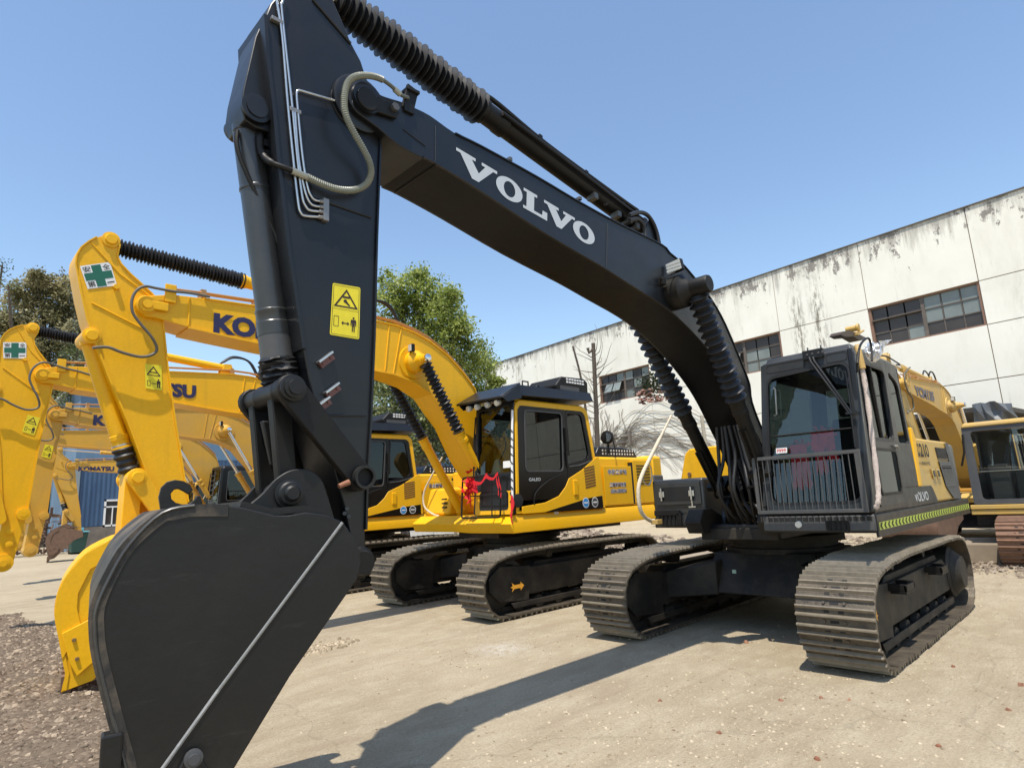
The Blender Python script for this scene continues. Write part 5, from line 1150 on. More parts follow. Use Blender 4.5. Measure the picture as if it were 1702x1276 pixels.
# ================================================================ YELLOW EXCAVATORS (one shape, built for each machine)
OX, OY = .08, -4.57
def tr2(pts, y): return [(q.x-OX, q.z) for q in atl(pts, y=y)]
KB = .25; KS = .18
k_up = tr2([(232, 500), (240, 494), (255, 490), (290, 489), (340, 495), (430, 508), (530, 520), (625, 532), (660, 540), (690, 552), (715, 566), (745, 590), (770, 618), (790, 645)], OY+KB)
k_lo = tr2([(228, 506), (231, 516), (243, 525), (260, 527), (314, 543), (370, 556), (430, 569), (520, 588), (620, 614), (655, 621), (690, 634), (719, 654), (738, 682), (755, 705)], OY+KB)
k_stF = tr2([(162, 394), (149, 401), (136, 411), (129, 424), (127, 438), (131, 458), (137, 490), (146, 528), (157, 560), (182, 625), (215, 702), (243, 778), (268, 838)], OY+KS)
k_stR = tr2([(162, 394), (176, 389), (191, 392), (199, 405), (195, 425), (201, 438), (217, 455), (235, 471), (255, 490), (268, 515), (272, 545), (278, 603), (286, 665), (293, 710), (303, 772), (313, 834)], OY+KS)
KBP = (5.59, 1.10)
k_piv = tr2([(244, 506)], OY+KB)[0]; k_cyl = tr2([(182, 402)], OY+.1)[0]; k_bc = tr2([(150, 560)], OY+.1)[0]; k_link = tr2([(229, 793)], OY+.25)[0]; k_apex = tr2([(700, 598)], OY+.45)[0]
_e = at(399, 472, y=OY); BELL = math.hypot(_e.x-OX-k_cyl[0], _e.z-k_cyl[1])
k_cb = tr2([(545, 505)], OY)[0]
def curve_strip(g, pts, y0, y1, th, sg=1): strip(g, pts, y0, y1, th, sg)
def make_yellow(loc, label, group, yel=YEL, scale=1., rz=0., shoe=SHOE, bucket=None, visor=False, sticker=True, arm_bellows=True, boom_bellows=True, rail=True, sign=None, ribbon=False, und_rot=0., deck=True, lettering='KOMATSU', lamp=True, light=False, lw=1.62, lx=0., cabp=None, pose=0.):
    P0_ = Vector((k_piv[0], 0, k_piv[1]))
    def rotp(p): return P0_+Matrix.Rotation(-pose, 3, 'Y')@(p-P0_)
    K = empty('yellow_excavator', loc, rz, label, 'excavator', group, scale)
    n0 = len(bpy.data.objects)
    tr_ = []
    for s in (1, -1):
        t = track(K, s*1.19, .30, shoe, UND, .05, s, 44 if not light else 36, not light); t.rotation_euler.z = und_rot
    cb = carbody(K, 1.05, UND); cb.rotation_euler.z = und_rot
    if deck:
        arrow((1.35, 1.365, .42), (1, 0, 0), (0, 0, 1), .22, K, ORG)
    # --- upper frame with sloping front bumper
    g = G(); zb, zt = 1.22, 1.42
    P_ = [(1.62, 1.42), (1.62, .45), (1.40, -.22), (1.35, -1.38), (-2.2, -1.38), (-2.2, 1.42)]
    top = [(x-(.16 if x > 0 else 0), y-(.05 if y > 0 else -.05), zt) for x, y in P_]; n = len(P_)
    mid = [(x, y, zb+.08) for x, y in P_]; bot = [(x-(.06 if x > 0 else 0), y, zb-.06) for x, y in P_]
    g.add(bot+mid+top, [tuple(range(n)), tuple(range(3*n-1, 2*n-1, -1))]+[(i, i+n, (i+1) % n+n, (i+1) % n) for i in range(n)]+[(i+n, i+2*n, (i+1) % n+2*n, (i+1) % n+n) for i in range(n)])
    uf = g.build('upper_frame', yel, K, 25, .01)
    G().box(-2.3, 1.0, -.5, .5, 1.04, 1.2).build('centre_frame', UND, K, 0)
    # --- engine side doors / housing / counterweight
    g = G(); g.hexa([(-2.3, -1.35, 1.425), (-.62, -1.35, 1.425), (-.62, 1.36, 1.425), (-2.3, 1.36, 1.425), (-2.3, -1.28, 2.3), (-.62, -1.28, 2.3), (-.62, 1.28, 2.3), (-2.3, 1.28, 2.3)])
    ho = g.build('engine_housing', yel, K, 30, .04)
    g = G(); g.box(-1.55, -.72, 1.362, 1.375, 1.46, 2.13); dp = g.build('side_door', yel, ho, 0, .006)
    G().box(-2.25, -1.62, 1.30, 1.37, 1.46, 2.24).build('radiator_door', yel, ho, 0, .01)
    G().box(-1.615, -1.56, 1.30, 1.366, 1.46, 2.2).build('door_gap', DARK, ho, 0)
    g = G(); 
    for k in range(7): g.box(-2.15, -1.72, 1.371, 1.378, 1.8+k*.055, 1.82+k*.055)
    g.build('louvre', DARK, ho, 0)
    g = G(); g.prism([(-2.2, 2.3), (-2.1, 2.46), (-1.7, 2.5), (-1.0, 2.5), (-.85, 2.3)], -.9, 1.1); eh = g.build('hood', BLK, ho, 30, .02)
    g = G()
    for i in range(12):
        for j in range(2): g.box(-2.05+i*.085, -2.02+i*.085, 1.101, 1.106, 2.36+j*.06, 2.39+j*.06)
    g.build('hood_vents', WHITE if visor else GREY2, eh, 0)
    cw = [(-2.25, -1.36), (-2.7, -1.3), (-2.95, -.9), (-3.05, 0), (-2.95, .9), (-2.7, 1.3), (-2.25, 1.38)]
    c = G().ext([(x, y, 1.18) for x, y in cw], (0, 0, 1.16)).build('counterweight', yel, K, 30, .06)
    G().ext([(x*1.0-.012 if i in (1, 2, 3, 4, 5) else x, y*1.008, 1.55) for i, (x, y) in enumerate(cw)], (0, 0, .42)).build('grey_band', GREY2, c, 30, .03)
    # right side: step box, tank
    G().hexa([(.45, -1.34, 1.425), (1.12, -1.34, 1.425), (1.12, -.62, 1.425), (.45, -.62, 1.425), (.45, -1.3, 1.9), (1.0, -1.3, 1.9), (1.0, -.66, 1.9), (.45, -.66, 1.9)]).build('tool_box', yel, K, 30, .05)
    G().box(-.6, .44, -1.33, -.6, 1.425, 2.2).build('fuel_tank', yel, K, 30, .04)
    g = G()
    for k in range(3): g.box(1.075-.0*k, 1.125, -.80, -.70, 1.55+k*.07, 1.575+k*.07)
    g.build('box_vents', DARK, K, 0)
    if rail:
        G().tube(smooth_path([(1.0, -.9, 2.45), (1.12, -1.05, 2.15), (1.2, -1.2, 1.85), (1.22, -1.18, 1.6), (1.18, -1.0, 1.46), (1.15, -.85, 1.42)], 5), .017, 8).build('hand_rail', CREAM if visor or light else WHITE, K, 60)
    # --- cab
    y0, y1, xf, xr = .46, 1.40, 1.50, -.62
    Cp = lambda x, z, d=0.: Vector((x, y1-.03*(z-1.43)+d, z))
    shell = G()
    ZT = 3.14
    so = [Cp(1.46, 1.43), Cp(xr, 1.43), Cp(-.42, ZT), Cp(1.34, ZT)]; si = [Cp(1.40, 1.47), Cp(xr+.14, 1.66), Cp(-.32, ZT-.09), Cp(1.28, ZT-.09)]
    shell.ring(rquad(so, [.03, .04, .16, .16], 5), rquad(si, [.02, .1, .11, .12], 5), (0, -.06, 0))
    shell.hexa([(-.40, .52, ZT-.06), (1.34, .52, ZT-.06), (1.34, 1.34, ZT-.06), (-.40, 1.34, ZT-.06), (-.36, .6, ZT+.03), (1.26, .6, ZT+.03), (1.26, 1.28, ZT+.03), (-.36, 1.28, ZT+.03)])
    cabp = cabp or yel; cab = shell.build('cab', cabp, K, 30, .01)
    g = G(); g.ext([Cp(1.40, 1.47, -.02), Cp(xr+.14, 1.66, -.02), Cp(-.32, ZT-.09, -.02), Cp(1.28, ZT-.09, -.02)], (0, -.02, 0))
    # black door and rear quarter as frames
    g = G(); g.ring(rquad([Cp(1.40, 1.62), Cp(.28, 1.62), Cp(.16, ZT-.08), Cp(1.30, ZT-.08)], [.12, .12, .04, .1], 5), rquad([Cp(1.20, 2.06), Cp(.36, 2.06), Cp(.28, 2.98), Cp(1.14, 2.98)], .08, 5), (0, -.03, 0))
    g.ring(rquad([Cp(.27, 1.62), Cp(xr+.1, 1.70), Cp(-.34, ZT-.08), Cp(.155, ZT-.08)], [.02, .1, .12, .02], 5), rquad([Cp(.22, 2.16), Cp(-.36, 2.26), Cp(-.24, ZT-.14), Cp(.12, ZT-.14)], [.03, .14, .08, .03], 5), (0, -.03, 0))
    dr = g.build('door', BLKD, cab, 30, .003)
    G().ring(rquad([Cp(1.22, 2.04, .008), Cp(.34, 2.04, .008), Cp(.26, 3.0, .008), Cp(1.16, 3.0, .008)], .09, 5), rquad([Cp(1.20, 2.06, .008), Cp(.36, 2.06, .008), Cp(.28, 2.98, .008), Cp(1.14, 2.98, .008)], .08, 5), (0, -.012, 0)).build('window_seal', GREY2, dr)
    G().box(.18, .24, y1-.04, y1-.0, 2.3, 2.75).tube([Cp(.25, 2.1, .012), Cp(.25, 2.36, .02)], .014, 8).build('door_hinge', BLKM, dr, 0, .005)
    G().tube([Cp(-.40, 2.22, .006), Cp(-.05, 2.14, .008), Cp(.2, 2.12, .008)], .010, 6).build('grab_line', GREY2, dr)
    text('door_lettering', 'GALEO' if not light else 'KOMATSU', SILV, dr, Cp(1.16, 1.90, .004), (-1, 0, 0), (0, 0, 1), .26, .05, .02)
    G().tube(smooth_path([Cp(.42, 2.0, .016), Cp(.75, 1.9, .018), Cp(1.05, 1.72, .018), Cp(1.1, 1.55, .014)], 5), .011, 6).build('door_rail', BLKM, dr)
    join_bits('side_window', [[Cp(1.24, 2.02, -.02), Cp(.32, 2.02, -.02), Cp(.24, 3.02, -.02), Cp(1.18, 3.02, -.02)], [Cp(.24, 2.13, -.02), Cp(-.42, 2.2, -.02), Cp(-.28, 3.04, -.02), Cp(.10, 3.04, -.02)]], GLASSD, cab)
    # yellow flank under the door (sweeping up to the rear)
    fl = [(1.36, 1.425), (1.36, 1.53), (.85, 1.57), (.52, 1.66), (.34, 1.80), (.24, 1.93), (-.1, 2.06), (-.52, 2.28), (-.60, 2.28), (-.64, 1.425)]
    fk = G().ext([Cp(x, z, .006) for x, z in fl], (0, .012, 0)).build('lower_panel', yel, cab, 30, .006)
    g = G(); 
    for k in range(8): g.ext([Cp(-.16, 1.76+k*.045, .019), Cp(-.44, 1.80+k*.045, .019), Cp(-.44, 1.825+k*.045, .019), Cp(-.16, 1.785+k*.045, .019)], (0, .003, 0))
    g.build('louvre', plain('louvre_brown', (.16, .07, .015), .6), fk, 0)
    G().ext([Cp(.9, 1.425, .019), Cp(-.58, 1.425, .019), Cp(-.58, 1.63, .019), Cp(-.2, 1.60, .019)], (0, .004, 0)).build('black_swoosh', BLKD, fk, 0)
    for k, x in enumerate((-.12, -.36) if deck else (-.15, -.33)):
        c = Cp(x, 1.53, .026); pr = lambda r: [c+Vector((r*math.cos(a*.314), 0, r*math.sin(a*.314))) for a in range(20)]
        join_bits('round_sticker', [pr(.085)], WHITE, fk); c = Cp(x, 1.53, .028); join_bits('round_sticker', [pr(.07)], BLUEL if k == 0 else GREY2, fk)
        c = Cp(x, 1.53, .030); join_bits('sticker_mark', [[c+Vector((-.05, 0, -.012)), c+Vector((.05, 0, -.012)), c+Vector((.05, 0, .012)), c+Vector((-.05, 0, .012))]], WHITE, fk)
    g = G().lathe(Cp(1.43, 1.62, .0), Cp(1.43, 1.62, .02), [(0, .0), (.01, .10), (.9, .10), (1, .09)], 24); g.build('step_light', DARK, fk)
    g = G(); g.box(.05, .16, y1, y1+.03, 1.66, 1.9); g.build('fender_handle', yel, fk, 0, .01)
    # front face
    Fq = lambda a, b, d=0.: Vector((1.50-.14*b+d, y0+.02+(y1-.02-y0-.02-.05*b)*a, 1.43+(ZT-1.43)*b))
    g = G(); g.ring(rquad([Fq(0, .0), Fq(1, .0), Fq(1, 1), Fq(0, 1)], [.03, .03, .08, .08], 5), rquad([Fq(.07, .36), Fq(.93, .36), Fq(.93, .95), Fq(.07, .95)], .06, 5), (-.05, 0, 0)); fr = g.build('front_frame', BLK, cab, 30, .006)
    join_bits('windscreen', [[Fq(.04, .34, -.03), Fq(.96, .34, -.03), Fq(.96, .97, -.03), Fq(.04, .97, -.03)]], GLASS, cab)
    g = G().ring(rquad([Fq(.18, .06, .004), Fq(.86, .06, .004), Fq(.86, .33, .004), Fq(.18, .33, .004)], .06, 5), rquad([Fq(.22, .08, .004), Fq(.82, .08, .004), Fq(.82, .31, .004), Fq(.22, .31, .004)], .05, 5), (-.01, 0, 0)).build('lower_screen', BLKM, cab)
    G().ring(rquad([Fq(.05, 0, .008), Fq(.98, 0, .008), Fq(.98, .2, .008), Fq(.05, .2, .008)], .04, 5), rquad([Fq(.15, .035, .008), Fq(.88, .035, .008), Fq(.88, .2, .008), Fq(.15, .2, .008)], .06, 5), (-.02, 0, 0)).build('front_apron', yel, cab)
    w = G(); w.ring([(1.44, y0, 1.43), (xr, y0, 1.43), (-.40, y0+.06, ZT-.05), (1.34, y0+.06, ZT-.05)], [(1.32, y0, 1.9), (-.3, y0, 1.9), (-.25, y0+.04, 2.95), (1.2, y0+.04, 2.95)], (0, .03, 0))
    w.ring([(xr, y0, 1.43), (xr, y1-.02, 1.43), (-.40, y1-.09, ZT-.05), (-.40, y0+.06, ZT-.05)], [(-.54, y0+.1, 2.1), (-.54, y1-.14, 2.1), (-.44, y1-.18, 2.9), (-.44, y0+.14, 2.9)], (.04, 0, 0)).box(xr, 1.44, y0, y1-.03, 1.425, 1.46)
    w.build('cab_wall', BLKM, cab, 0)
    join_bits('right_window', [[(1.34, y0+.01, 1.88), (-.32, y0+.01, 1.88), (-.27, y0+.05, 2.97), (1.22, y0+.05, 2.97)]], GLASSD, cab)
    join_bits('rear_window', [[(-.54, y0+.1, 2.1), (-.54, y1-.14, 2.1), (-.44, y1-.18, 2.9), (-.44, y0+.14, 2.9)]], GLASSD, cab)
    g = G(); g.box(.1, .55, .72, 1.15, 1.46, 1.82).box(-.05, .08, .74, 1.13, 1.8, 2.45).box(.1, .85, .5, .66, 1.46, 1.95).box(1.05, 1.2, .85, .98, 1.46, 1.9).tube([(.8, 1.2, 1.9), (.85, 1.2, 2.1)], .02); g.build('seat', SEAT, cab, 30, .03)
    G().tube([Fq(.02, .3, .03), Fq(.02, .6, .05), Fq(.03, .9, .03)], .012, 6).tube([Fq(.03, .42, .03), Fq(.035, .74, .03)], .010, 6).build('wiper', BLKM, cab)
    if cabp is not yel:
        g = G()
        for k in range(9): g.tube([Fq(.02, .12+.09*k, .03), Fq(.55, .12+.09*k, .03)], .010, 5)
        g.tube([Fq(.55, .02, .04), Fq(.55, .92, .04)], .014, 6).build('front_bars', GREY2, cab)
    if visor:
        # black roof guard with lamps and air conditioner
        g = G(); za, zb_ = ZT+.06, ZT+.18
        g.hexa([(-.52, .42, ZT+.02), (1.32, .42, ZT+.06), (1.32, 1.42, ZT+.06), (-.52, 1.42, ZT+.10), (-.52, .5, zb_+.04), (1.28, .5, zb_+.06), (1.28, 1.36, zb_+.06), (-.52, 1.36, zb_+.08)])
        g.hexa([(1.28, .38, zb_+.05), (1.62, .30, ZT+.02), (1.62, 1.36, ZT+.0), (1.28, 1.44, zb_+.05), (1.28, .40, zb_+.08), (1.64, .31, ZT+.05), (1.64, 1.35, ZT+.03), (1.28, 1.42, zb_+.08)])
        for y in (.40, 1.42): g.ext([(1.28, y, zb_+.05), (1.62, y*.99-.03, ZT+.02), (1.56, y, ZT-.06), (1.25, y, ZT+.02)], (0, -.015, 0))
        g.tube([(1.1, 1.3, zb_+.06), (1.1, 1.3, zb_+.14), (.97, 1.3, zb_+.14), (.97, 1.3, zb_+.06)], .014, 8).tube([(.8, 1.3, zb_+.06), (.75, 1.3, zb_+.11), (.67, 1.3, zb_+.06)], .012, 8)
        vz = g.build('roof_guard', BLK, cab, 25, .006)
        for y in (.52, .72, .96, 1.18):
            G().lathe((1.50, y, ZT-.03), (1.575, y, ZT-.05), [(0, .04), (.7, .05), (.75, .045), (1, .045)], 18).build('roof_lamp', LAMPG, vz)
        a = G(); a.prism([(-.55, ZT+.24), (.26, ZT+.22), (.30, ZT+.34), (.14, ZT+.50), (-.45, ZT+.52), (-.56, ZT+.46)], .58, 1.3); ac = a.build('air_conditioner', BLKM, cab, 25, .025)
        g = G()
        for i in range(7):
            for j in range(2): g.box(-.02-i*.07, .03-i*.07, 1.301, 1.306, ZT+.40+j*.05, ZT+.43+j*.05)
        g.build('ac_slots', WHITE, ac, 0); G().box(-.3, .2, 1.301, 1.305, ZT+.27, ZT+.34).build('ac_badge', GREY2, ac, 0)
        # mesh guard in front with tubes
        g = G(); q = [Fq(-.14, -.02, .14), Fq(.84, -.02, .14), Fq(.84, .34, .14), Fq(-.14, .34, .14)]
        g.tube(rquad(q, .05, 4)+[rquad(q, .05, 4)[0]], .014, 8).tube([Fq(-.14, .17, .14), Fq(.84, .17, .14)], .01, 6).tube([Fq(.62, .34, .14), Fq(.64, -.02, .14)], .01, 6)
        g.build('front_guard', BLKM, cab)
        gp_ = G().tube([Fq(1.0, .90, .03)+Vector((0, .02, 0)), Fq(1.0, .5, .06)+Vector((0, .03, 0)), Fq(1.0, .1, .06)+Vector((0, .03, 0))], .018, 10).build('front_pole', WHITE, cab)
        g = G(); A = Fq(1.0, .90, .03)+Vector((0, .02, 0)); Bq = Fq(1.0, .1, .06)+Vector((0, .03, 0)); P_ = []
        for k in range(150): t = k/149; a = t*56; P_.append(A.lerp(Bq, .22+.78*t)+Vector((math.cos(a)*.016+.02, math.sin(a)*.018, 0)))
        g.tube(P_, .009, 5).build('pole_cord', BLKM, gp_)
    if ribbon:
        g = G(); rng = random.Random(8); c0 = Fq(.10, .26, .17)
        for k in range(26):
            c = c0+Vector((.02*rng.random(), rng.gauss(0, .065), rng.gauss(0, .075))); a = rng.random()*6
            d1 = Vector((.3*rng.random(), math.cos(a), math.sin(a))).normalized()*.10; d2 = Vector((1, .4*rng.uniform(-1, 1), .4*rng.uniform(-1, 1))).normalized()*.04
            g.add([c-d1-d2, c-d1*.2+d2*1.5, c+d1*.4-d2*.4, c+d1+d2, c+d1*.6-d2*1.6, c-d1*.4-d2*1.2], [(0, 1, 2, 5), (2, 3, 4, 5)])
        for (a0, b0, a1, b1, wd) in ((.15, .30, .55, .345, .035), (.5, .35, .82, .35, .03), (.78, .36, .84, .18, .04), (.83, .36, .90, .16, .035), (.10, .2, .14, .1, .05)):
            n = 8; L = []
            for i in range(n):
                t = i/(n-1); p = Fq(a0+(a1-a0)*t, b0+(b1-b0)*t-.035*math.sin(math.pi*t), .16+.015*math.sin(t*9)); L.append((p+Vector((0, 0, wd*(.6+.4*math.sin(t*7+1)))), p-Vector((0, .01, wd))))
            vs = [q for pr_ in L for q in pr_]; g.add(vs, [(2*i, 2*i+1, 2*i+3, 2*i+2) for i in range(n-1)])
        g.build('red_ribbon', RED, cab, 40)
        g = G(); a = Fq(1.0, .1, .07)+Vector((0, .03, 0)); 
        for i in range(3): g.tube(smooth_path([a+Vector((.01*i, .01*i, .1)), a+Vector((.01, .02*i, -.05)), a+Vector((.04, -.01*i+.02, -.18)), a+Vector((.03, .015*i, -.30))], 4), [.012, .014, .016, .018, .016, .014, .014, .012, .012, .010, .008, .006, .004], 6)
        g.build('red_tassel', RED, cab, 60)
        join_bits('screen_card', [[Fq(.72, .40, -.02), Fq(.92, .40, -.02), Fq(.92, .46, -.02), Fq(.72, .46, -.02)]], WHITE, cab)
        G().hexa([Fq(.16, .36, -.2), Fq(.44, .36, -.2), Fq(.44, .36, -.3), Fq(.16, .36, -.3), Fq(.24, .50, -.22), Fq(.36, .50, -.22), Fq(.34, .50, -.28), Fq(.26, .50, -.28)]).build('draped_cloth', WHITE, cab, 30, .03)
        for (x, w_, z_) in ((.62, .10, 1.30), (.28, .13, 1.28)):
            join_bits('deck_sticker', [[(x, 1.39, z_+.06), (x-w_, 1.39, z_+.06), (x-w_, 1.375, z_+.125), (x, 1.375, z_+.125)]], WHITE, uf)
    # round rear mirror on the hood
    if visor:
        c = Vector((-1.15, 1.2, 2.66)); g = G(); g.lathe(c, c+Vector((.04, .01, 0)), [(0, .05), (.3, .125), (.8, .125), (1, .11)], 24); m_ = g.build('mirror_housing', BLKM, K)
        join_bits('mirror_glass', [[c+Vector((.042, .11*math.cos(k*.26), .085*math.sin(k*.26))) for k in range(24)]], CHROME, m_)
        G().tube([c+Vector((0, 0, -.1)), c+Vector((0, 0, -.3))], .018, 8).tube([c+Vector((0, .1, 0)), c+Vector((0, .14, -.2)), c+Vector((0, .14, -.36))], .012, 6).build('mirror_stay', BLKM, m_)
    # side door lettering
    if sign:
        for (s, z, h, w_, x0) in sign:
            t1 = text('door_lettering', s, WHITE, dp, (x0, 1.3775, z), (-1, 0, 0), (0, 0, 1), w_, h, .09); t2 = text('door_lettering', s, NAVY, dp, (x0-.004, 1.3795, z+.004), (-1, 0, 0), (0, 0, 1), w_-.008, h-.008, .012)
    # --- boom
    lo = k_lo+[(1.35, 2.35), (.95, 1.85), (.45, 1.55), (.15, 1.55), (.0, 1.7)]; up = k_up+[(.95, 2.85), (.55, 2.3), (.2, 1.95)]
    bo = G().prism(up+lo[::-1], -KB+.02, KB-.02).build('boom', yel, K, 20, .006)
    g = G(); strip(g, lo[4:-3], -KB, KB, .016, 1); strip(g, lo[4:-3], -KB, KB, .004, -1); strip(g, up[4:-1], -KB, KB, .004, -1); strip(g, up[4:-1], -KB, KB, .012, 1); g.build('flange_plate', yel, bo, 20)
    g = G()
    for a, b_ in (((316, 494), (314, 540)), ((648, 540), (641, 615)), ((668, 545), (655, 620))):
        (xa, za), (xb, zb2) = tr2([a, b_], OY+KB); g.tube([(xa, KB-.015, za), (xb, KB-.015, zb2)], .010, 6)
    g.build('weld_seam', yel, bo)
    # pivot
    x, z = k_piv
    pv_ = G().lathe((x, -KB-.02, z), (x, KB+.05, z), [(0, .11), (.9, .11), (.91, .09), (.96, .09), (.965, .05), (1, .05)], 24).build('pivot_pin', yel, bo)
    G().box(x-.22, x-.05, KB, KB+.03, z-.05, z+.05).build('pin_plate', yel, bo, 0, .01)
    x2, z2 = tr2([(283, 500)], OY+KB)[0]; G().box(x2-.06, x2+.06, KB-.02, KB+.015, z2-.02, z2+.2).build('hose_bracket', yel, bo, 0, .008)
    if lettering:
        a0 = tr2([(355, 550), (430, 561)], OY+KB); U = Vector((a0[1][0]-a0[0][0], 0, a0[1][1]-a0[0][1])).normalized(); Vv = Vector((-U.z, 0, U.x)); Vv = Vv if Vv.z > 0 else -Vv
        text('boom_lettering', lettering, NAVY, bo, Vector((a0[0][0]+lx, KB-.010, a0[0][1]-.02-lx*.1)), U, Vv, lw, .26*lw/1.62, .055)
    # apex pin, lift cylinders
    ax, az = k_apex
    G().lathe((ax, -.62, az), (ax, .62, az), [(0, .055), (.08, .055), (.09, .085), (.16, .10), (.22, .17), (.78, .17), (.84, .10), (.91, .085), (.92, .055), (1, .055)], 26).build('apex_pin', yel, bo)
    if lamp:
        G().lathe((ax, .60, az), (ax, .64, az), [(0, .06), (.8, .06), (1, .045)], 20).build('pin_cap', CHROME, bo); G().lathe((ax, KB-.02, az), (ax, KB+.005, az), [(0, .26), (1, .255)], 32).build('boss_plate', yel, bo)
        l = G().box(ax+.10, ax+.16, .34, .44, az+.12, az+.24).build('work_lamp', BLKM, bo, 0, .008); G().box(ax+.161, ax+.166, .35, .43, az+.13, az+.23).build('lamp_lens', LAMPG, l, 0)
        G().tube([(ax+.12, .39, az+.12), (ax+.12, .34, az+.02), (ax+.1, .24, az)], .012, 6).build('lamp_bracket', yel, l)
    for s in (1, -1):
        cylinder_unit(K, 'boom_cylinder', (.95 if s > 0 else .95, s*.46, 1.45), (ax, s*.50, az), .075, yel, .55, (17, .10, .062) if boom_bellows else None, y_eye=.06)
    # --- stick
    kf = [(x, z) for x, z in k_stF]; kr2 = [(x, z) for x, z in k_stR]; KL = [(KBP[0]+.13*math.cos(a), KBP[1]+.13*math.sin(a)) for a in [math.pi*(1.05+.8*k/7) for k in range(8)]]
    st = G().prism(kr2+[p for p in KL]+kf[::-1], -KS+.015, KS-.015).build('stick', yel, K, 20, .006)
    g = G(); strip(g, kf[5:], -KS, KS, .016, 1); strip(g, kf[5:], -KS, KS, .004, -1); strip(g, kr2[3:], -KS, KS, .004, 1); strip(g, kr2[3:], -KS, KS, .012, -1); strip(g, kf[:6], -KS, KS, .014, 1); g.build('flange_plate', yel, st, 20)
    g = G(); 
    for a, b_ in (((152, 403), (200, 455)), ((153, 503), (250, 552)), ((200, 455), (262, 500))):
        (xa, za), (xb, zb2) = tr2([a, b_], OY+KS); g.tube([(xa, KS-.012, za), (xb, KS-.012, zb2)], .009, 6)
    (xa, za), = tr2([(193, 477)], OY+KS); g.lathe((xa, KS-.02, za), (xa, KS+.03, za), [(0, .03), (1, .028)], 12)
    g.build('weld_seam', yel, st)
    for (cx_, cz_), r in ((k_cyl, .09), (k_bc, .09)):
        G().lathe((cx_, -KS-.02, cz_), (cx_, KS+.03, cz_), [(0, r), (.93, r), (.94, r*.7), (1, r*.6)], 24).build('pin_boss', yel, st)
    G().lathe((KBP[0], -KS-.05, KBP[1]), (KBP[0], KS+.05, KBP[1]), [(0, .13), (.95, .13), (.955, .08), (.98, .08), (.985, .05), (1, .05)], 24).build('bucket_boss', yel, st)
    for dx, dz, r in () if bucket else ((.02, .28, .05), (.08, .46, .045), (.0, .75, .09)): G().lathe((KBP[0]+dx, KS-.02, KBP[1]+dz), (KBP[0]+dx, KS+.03, KBP[1]+dz), [(0, r), (.9, r), (.95, r*.5), (1, r*.5)], 16).build('boss', yel, st)
    if sticker:
        q = tr2([(133, 442), (183, 435), (195, 474), (146, 480)], OY+KS); Q = [Vector((x, KS+.004-.012, z)) for x, z in q]
        f = lambda a, b_, d=0.: (Q[0]*(1-a)+Q[1]*a)*(1-b_)+(Q[3]*(1-a)+Q[2]*a)*b_+Vector((0, d, 0))
        sk = join_bits('safety_sign', [[f(0, 0), f(1, 0), f(1, 1), f(0, 1)]], WHITE, st)
        join_bits('green_cross', [[f(a, b_, .002) for a, b_ in P_] for P_ in ([(.34, .04), (.66, .04), (.66, .96), (.34, .96)], [(.04, .34), (.34, .34), (.34, .66), (.04, .66)], [(.66, .34), (.96, .34), (.96, .66), (.66, .66)])], GREEN, sk)
        for ch, a, b_ in (('\u5b89', .05, .30), ('\u5168', .70, .30), ('\u7b2c', .05, .95), ('\u4e00', .70, .86)):
            hh = .05 if ch == '\u4e00' else .25
            text('sign_character', ch, DARK, sk, f(a, b_, .003), f(1, 0)-f(0, 0), f(0, 0)-f(0, 1), (f(.25, 0)-f(0, 0)).length, (f(0, hh)-f(0, 0)).length, .012)
        q = tr2([(241, 604), (269, 607), (270, 649), (242, 645)], OY+KS); Q = [Vector((x, KS-.008, z)) for x, z in q]
        wl2 = join_bits('warning_label', [[f(0, 0), f(1, 0), f(1, 1), f(0, 1)]], WYEL, st)
        bits = [[(.5, .06), (.9, .42), (.82, .42), (.5, .13)], [(.5, .06), (.5, .13), (.18, .42), (.1, .42)], [(.1, .42), (.9, .42), (.9, .45), (.1, .45)], [(.3, .3), (.7, .3), (.7, .34), (.3, .34)], [(.12, .66), (.3, .66), (.3, .68), (.12, .68)], [(.12, .86), (.3, .86), (.3, .88), (.12, .88)], [(.12, .66), (.15, .66), (.15, .88), (.12, .88)], [(.27, .66), (.3, .66), (.3, .88), (.27, .88)], [(.36, .75), (.64, .75), (.64, .78), (.36, .78)], [(.68, .64), (.9, .64), (.9, .76), (.68, .76)], [(.70, .76), (.77, .76), (.77, .92), (.70, .92)], [(.81, .76), (.88, .76), (.88, .92), (.81, .92)], [(.75, .57), (.83, .57), (.83, .63), (.75, .63)]]
        join_bits('label_print', [[f(a, b_, .0015) for a, b_ in P_] for P_ in bits], PRN, wl2)
    # arm cylinder
    a0 = Vector((k_cb[0]-.6, 0, k_cb[1]-.05)); a1 = rotp(Vector((k_cyl[0]+.0, 0, k_cyl[1])))
    sp = 1-BELL/(a1-a0).length
    aco = cylinder_unit(K, 'arm_cylinder', a0, a1, .075, yel, max(.3, sp), (38, .108, .068) if arm_bellows else None, y_eye=.08)
    for s in (-1, 1): G().prism([(a0.x-.2, a0.z-.28), (a0.x+.2, a0.z-.28), (a0.x+.06, a0.z+.07), (a0.x-.06, a0.z+.07)], s*.1-.02, s*.1+.02).build('cylinder_bracket', yel, bo, 25)
    g = G().tube(smooth_path([(a0.x+.1, .1, a0.z+.1), (a0.x-.1, .1, a0.z+.22), (a0.x-.4, .1, a0.z+.18), (a0.x-.6, .1, a0.z-.15)], 5), .02, 8).tube(smooth_path([(a0.x+.1, -.05, a0.z+.1), (a0.x-.15, -.05, a0.z+.28), (a0.x-.5, -.05, a0.z+.2), (a0.x-.7, -.05, a0.z-.15)], 5), .02, 8)
    g.build('boom_top_hoses', RUB, bo, 60)
